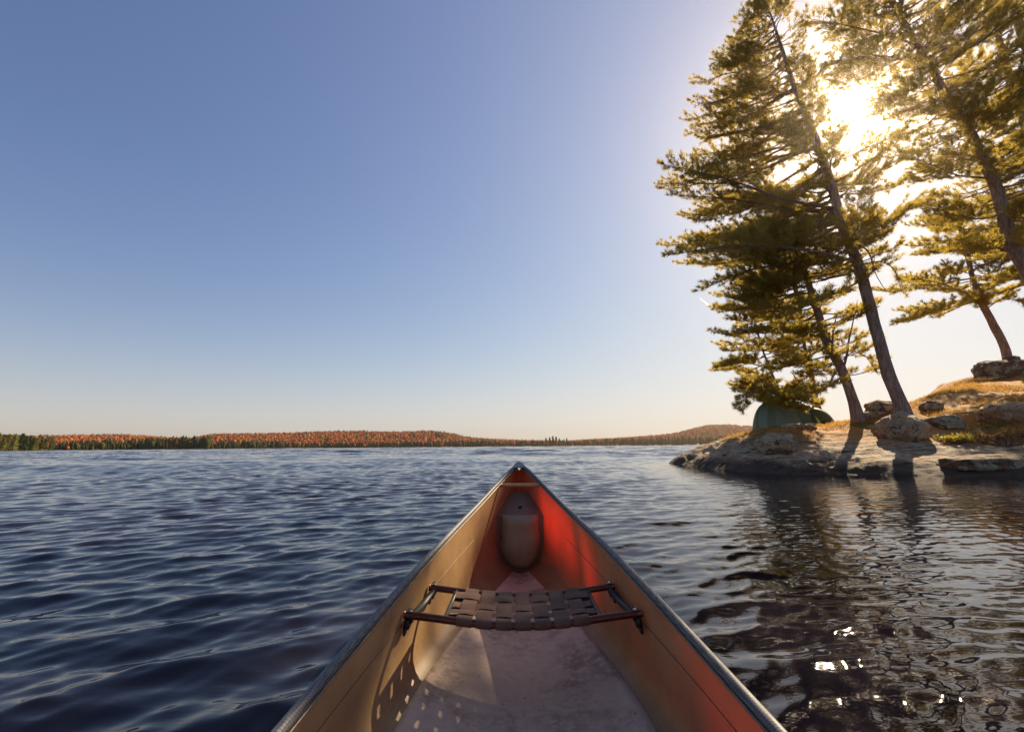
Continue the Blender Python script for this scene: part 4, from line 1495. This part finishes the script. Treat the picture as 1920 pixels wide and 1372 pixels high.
# far orange hills across the lake (ridge given in photo pixels above the waterline, tree height already taken off)
us1 = [-420, -150, 60, 130, 200, 250, 300, 350, 400, 470, 560, 640, 720, 800, 840, 880, 930, 1000, 1060]
px1 = [10, 14, 16, 17, 18.5, 18, 14, 12, 19, 20, 21.5, 24, 22.5, 23, 19, 11, 7, 4, 2]
us2 = [1020, 1060, 1110, 1160, 1220, 1270, 1300, 1330, 1360, 1400, 1450, 1550, 1700, 1900, 2300]
px2 = [1, 3, 6, 8, 12, 17, 24, 30, 31, 28, 26, 18, 14, 12, 10]
for (us, px, r0, r1, r2, sd) in ((us1, px1, 900, 1350, 1700, 1), (us2, px2, 950, 1500, 1800, 2)):
    uu, q, Pm = hills("hills", us, px, r0, r1, r2, sd, M_HILL)
    n = 9000
    fu = g.uniform(0, len(uu) - 1.001, n); fq = g.uniform(0.5, 24.2, n) * 0 + (g.random(n) ** 0.8) * 23.5
    i = fu.astype(int); j = fq.astype(int)
    a, b = (fu - i)[:, None], (fq - j)[:, None]
    pos = (Pm[i, j] * (1 - a) + Pm[i + 1, j] * a) * (1 - b) + (Pm[i, j + 1] * (1 - a) + Pm[i + 1, j + 1] * a) * b
    pos[:, 2] -= 1.5
    patch = vnoise(pos[:, 0] / 110, pos[:, 1] / 110) + 0.4 * vnoise(pos[:, 0] / 30, pos[:, 1] / 30)
    con = (g.random(n) < np.where(patch > 0.55, 0.4, 0.03)) | ((fq < 2.5) & (g.random(n) < 0.7))
    col = np.where(con[:, None], pick(g, GRN, n), pick(g, AUT, n, [.36, .2, .1, .14, .1, .1]))
    hgt = np.where(con, g.uniform(10, 16, n), g.uniform(9, 13, n))
    wid = np.where(con, g.uniform(5, 7, n), g.uniform(6, 9.5, n))
    forest("autumn_forest", "orange autumn forest covering the low hills across the lake" if sd == 1 else "orange autumn forest on the hill behind the rocky point",
           pos, hgt, wid, col, con, 200 + sd)

# dark conifers along the far waterline
def shore_band(us, dist, depth, hpx, n, seed, name, label, pal=GRN, oran=0.04):
    g = np.random.default_rng(seed)
    fd = pchip(us, dist); fh = pchip(us, hpx)
    u = g.uniform(us[0], us[-1], n)
    r = fd(u) + depth * g.random(n) ** 1.5
    az = np.interp(u, AZ_U, AZ)
    pos = np.stack([np.sin(az) * r, np.cos(az) * r, np.zeros(n) - 0.3 + (r - fd(u)) * 0.03], -1)
    h = px2h(u, fh(u), fd(u)) * g.uniform(0.6, 1.08, n)
    con = g.random(n) > 0.12
    col = pick(g, pal, n)
    col = np.where((g.random(n) < oran)[:, None], pick(g, AUT, n), col)
    forest(name, label, pos, h, h * np.where(con, g.uniform(0.34, 0.5, n), 0.75), col, con, seed + 1)
    # the strip of land they stand on
    uu = np.linspace(us[0], us[-1], 200); az = np.interp(uu, AZ_U, AZ)
    rr = fd(uu) + 3 * vnoise(uu / 9, seed)
    Pm = np.zeros((200, 5, 3))
    for j, (dr, z) in enumerate([(-2, -0.5), (2, 0.06), (6, 0.5), (depth, 1 + depth * .03), (depth + 30, -0.5)]):
        Pm[:, j] = np.stack([np.sin(az) * (rr + dr), np.cos(az) * (rr + dr), np.full(200, z)], -1)
    mb = MB(); mb.grid(Pm)
    o = mb.build("shore_land", M_HILL, None, True)
    if np.mean([p.normal.z for p in o.data.polygons]) < 0: o.data.flip_normals()
    o["kind"] = "structure"


shore_band([92, 120, 180, 250, 300, 385, 392], [520, 520, 540, 560, 560, 560, 560], 60, [13, 16, 17, 19, 23, 24, 20], 420, 301,
           "conifer_forest", "mixed green conifers on the mid distance shore at left")
shore_band([385, 430, 500, 530], [680, 700, 740, 760], 60, [17, 15, 15, 12], 200, 311, "conifer_forest", "dark conifers along the water below the orange hill")
shore_band([520, 620, 720, 820, 880, 960, 1020, 1070], [900, 900, 900, 900, 900, 900, 920, 950], 60, [9, 10, 11, 12, 12, 11, 10, 8], 620, 321,
           "conifer_forest", "thin dark line of conifers under the middle hills", GRN * 0.8, 0.02)
shore_band([1060, 1110, 1160, 1220, 1280, 1340, 1500, 1800, 2300], [950, 940, 930, 900, 880, 860, 850, 850, 850], 70, [8, 11, 14, 17, 18, 17, 17, 16, 16], 900, 331,
           "conifer_forest", "tall dark conifers on the far right shore behind the rocky point", GRN * 0.8, 0.06)


# single trees one can tell apart: the wooded point at far left and the islet in mid lake
def far_tree(u, r, hp, con, label, cat, group, seed, col):
    g = np.random.default_rng(seed)
    az = float(np.interp(u, AZ_U, AZ))
    base = np.array([math.sin(az) * r, math.cos(az) * r, 0.0])
    h = float(px2h(u, hp, r))
    root = thing("conifer_tree" if con else "broadleaf_tree", label, cat, tuple(base), group)
    mb = MB(); mb.tube([(0, 0, -0.8), (0, 0, h * .5), (0, 0, h * .93)], [h * .016, h * .011, h * .003], 6)
    mb.build("trunk", M_BARK, root, True)
    n = 420
    zz = g.random(n) ** 0.85
    prof = (1 - zz) ** 0.8 * (0.75 + 0.25 * np.sin(zz * 34)) * 0.24 if con else np.sqrt(np.clip(1 - (zz * 2 - 1) ** 2, 0, 1)) * 0.34
    a = g.uniform(0, 2 * math.pi, n); rr = prof * h * g.uniform(0.35, 1.15, n)
    p = np.stack([np.cos(a) * rr, np.sin(a) * rr, h * (0.04 + 0.96 * zz) - rr * (0.25 if con else 0)], -1)
    d = g.normal(0, 1, (n, 3)); d[:, :2] += np.stack([np.cos(a), np.sin(a)], -1); d /= np.linalg.norm(d, axis=1)[:, None]
    s = np.cross(d, g.normal(0, 1, (n, 3))); s /= np.linalg.norm(s, axis=1)[:, None]
    L = h * 0.10 * g.uniform(.6, 1.3, (n, 1))
    V = np.stack([p - s * L * .4, p + d * L * .1 - s * 0, p + s * L * .4, p + d * L], 1).reshape(-1, 3)
    me = mesh_np("crown", V, [np.arange(len(V)).reshape(-1, 4)])
    at_ = me.attributes.new("tint", 'FLOAT_COLOR', 'POINT')
    cc = np.repeat(col[None] * g.uniform(.7, 1.3, (n, 1)), 4, 0).reshape(-1, 3)
    at_.data.foreach_set("color", np.concatenate([cc, np.ones((len(cc), 1))], 1).astype(np.float32).ravel())
    o = link("crown", me, M_FAR, root)
    return root


g = np.random.default_rng(404)
for k in range(30):
    u = -70 + k * 5.7 + g.uniform(-2, 2)
    con = g.random() > 0.35
    hp = g.uniform(25, 34) if u < 62 else g.uniform(17, 27)
    r = 330 + g.uniform(0, 35)
    col = (pick(g, GRN, 1)[0] * 2.0) if g.random() > 0.15 else np.array([0.22, 0.16, 0.03])
    far_tree(u, r, hp, con, "dark green conifer on the wooded point at the far left shore" if con else "round yellow green tree on the wooded point at the far left shore",
             "tree", "conifers on the wooded point" if con else "round trees on the wooded point", 500 + k, col)
uu = np.linspace(-200, 97, 60); az = np.interp(uu, AZ_U, AZ)
Pm = np.zeros((60, 6, 3))
for j, (dr, z) in enumerate([(-2, -0.5), (2, 0.06), (6, 0.25), (30, 1.2), (60, 1.5), (90, -0.5)]):
    end = smooth01((97 - uu) / 14)
    r = 332 + (1 - end) * 30 + (dr * (0.2 + 0.8 * end)) + vnoise(uu / 6, 3.3)
    Pm[:, j] = np.stack([np.sin(az) * r, np.cos(az) * r, np.where(end > 0.02, z, -0.5)], -1)
mb = MB(); mb.grid(Pm)
o = mb.build("shore_land", M_HILL, None, True)
if np.mean([p.normal.z for p in o.data.polygons]) < 0: o.data.flip_normals()
o["kind"] = "structure"
for k, (u, hp) in enumerate([(1018, 9), (1024, 13), (1031, 14), (1037, 16), (1043, 15), (1049, 12), (1055, 9), (1063, 12), (1067, 8)]):
    far_tree(u, 800 + g.uniform(-6, 6), hp + 2, True, "small dark conifer on the tiny islet in mid lake", "tree", "conifers on the tiny islet", 600 + k, GRN[k % 3] * 0.7)
mb = MB()
az0 = azimuth(1042)
th = np.linspace(0, 2 * math.pi, 24, endpoint=False)
rows = []
for s, z in ((1.0, -0.5), (0.9, 0.5), (0.5, 0.9), (0.02, 1.0)):
    x = np.cos(th) * 27 * s; y = np.sin(th) * 12 * s
    rows.append(np.stack([math.sin(az0) * 800 + x, math.cos(az0) * 800 + y, np.full(24, z)], -1))
mb.grid(np.array(rows), closed_v=True)
o = mb.build("islet", M_HILL, None, True); o["kind"] = "structure"
if np.mean([p.normal.z for p in o.data.polygons]) < 0: o.data.flip_normals()

# thin vapour trail low in the sky left of the pines
a, b = at(1311, 558, 6000), at(1331, 574, 6000)
mb = MB()
s = np.linspace(0, 1, 9)
mb.tube(a + (b - a) * s[:, None], 5 + 7 * s, 8)
t = NT("vapour")
tr = t.n("ShaderNodeBsdfTranslucent"); tr.inputs["Color"].default_value = (0.95, 0.95, 0.95, 1)
o = mb.build("vapour_trail", t.done(tr.outputs[0]), None, True)
tag(o, "short white vapour trail in the sky beside the pine branches", "vapour trail")

# the air over the lake: thin even haze that scatters sunlight mostly forwards
HAZE = 0.00018
me = bpy.data.meshes.new("haze")
hv = [(x, y, z) for x in (-2700, 2700) for y in (-2700, 2700) for z in (-2.4, 64.0)]
me.from_pydata(hv, [], [(0, 1, 3, 2), (4, 6, 7, 5), (0, 4, 5, 1), (2, 3, 7, 6), (0, 2, 6, 4), (1, 5, 7, 3)])
t = NT("haze_air")
pv = t.n("ShaderNodeVolumePrincipled")
pv.inputs["Color"].default_value = (1.0, 0.86, 0.68, 1)
pv.inputs["Density"].default_value = HAZE
pv.inputs["Anisotropy"].default_value = 0.92
t.l(pv.outputs[0], t.out.inputs["Volume"])
o = link("haze", me, t.m)
o["kind"] = "stuff"
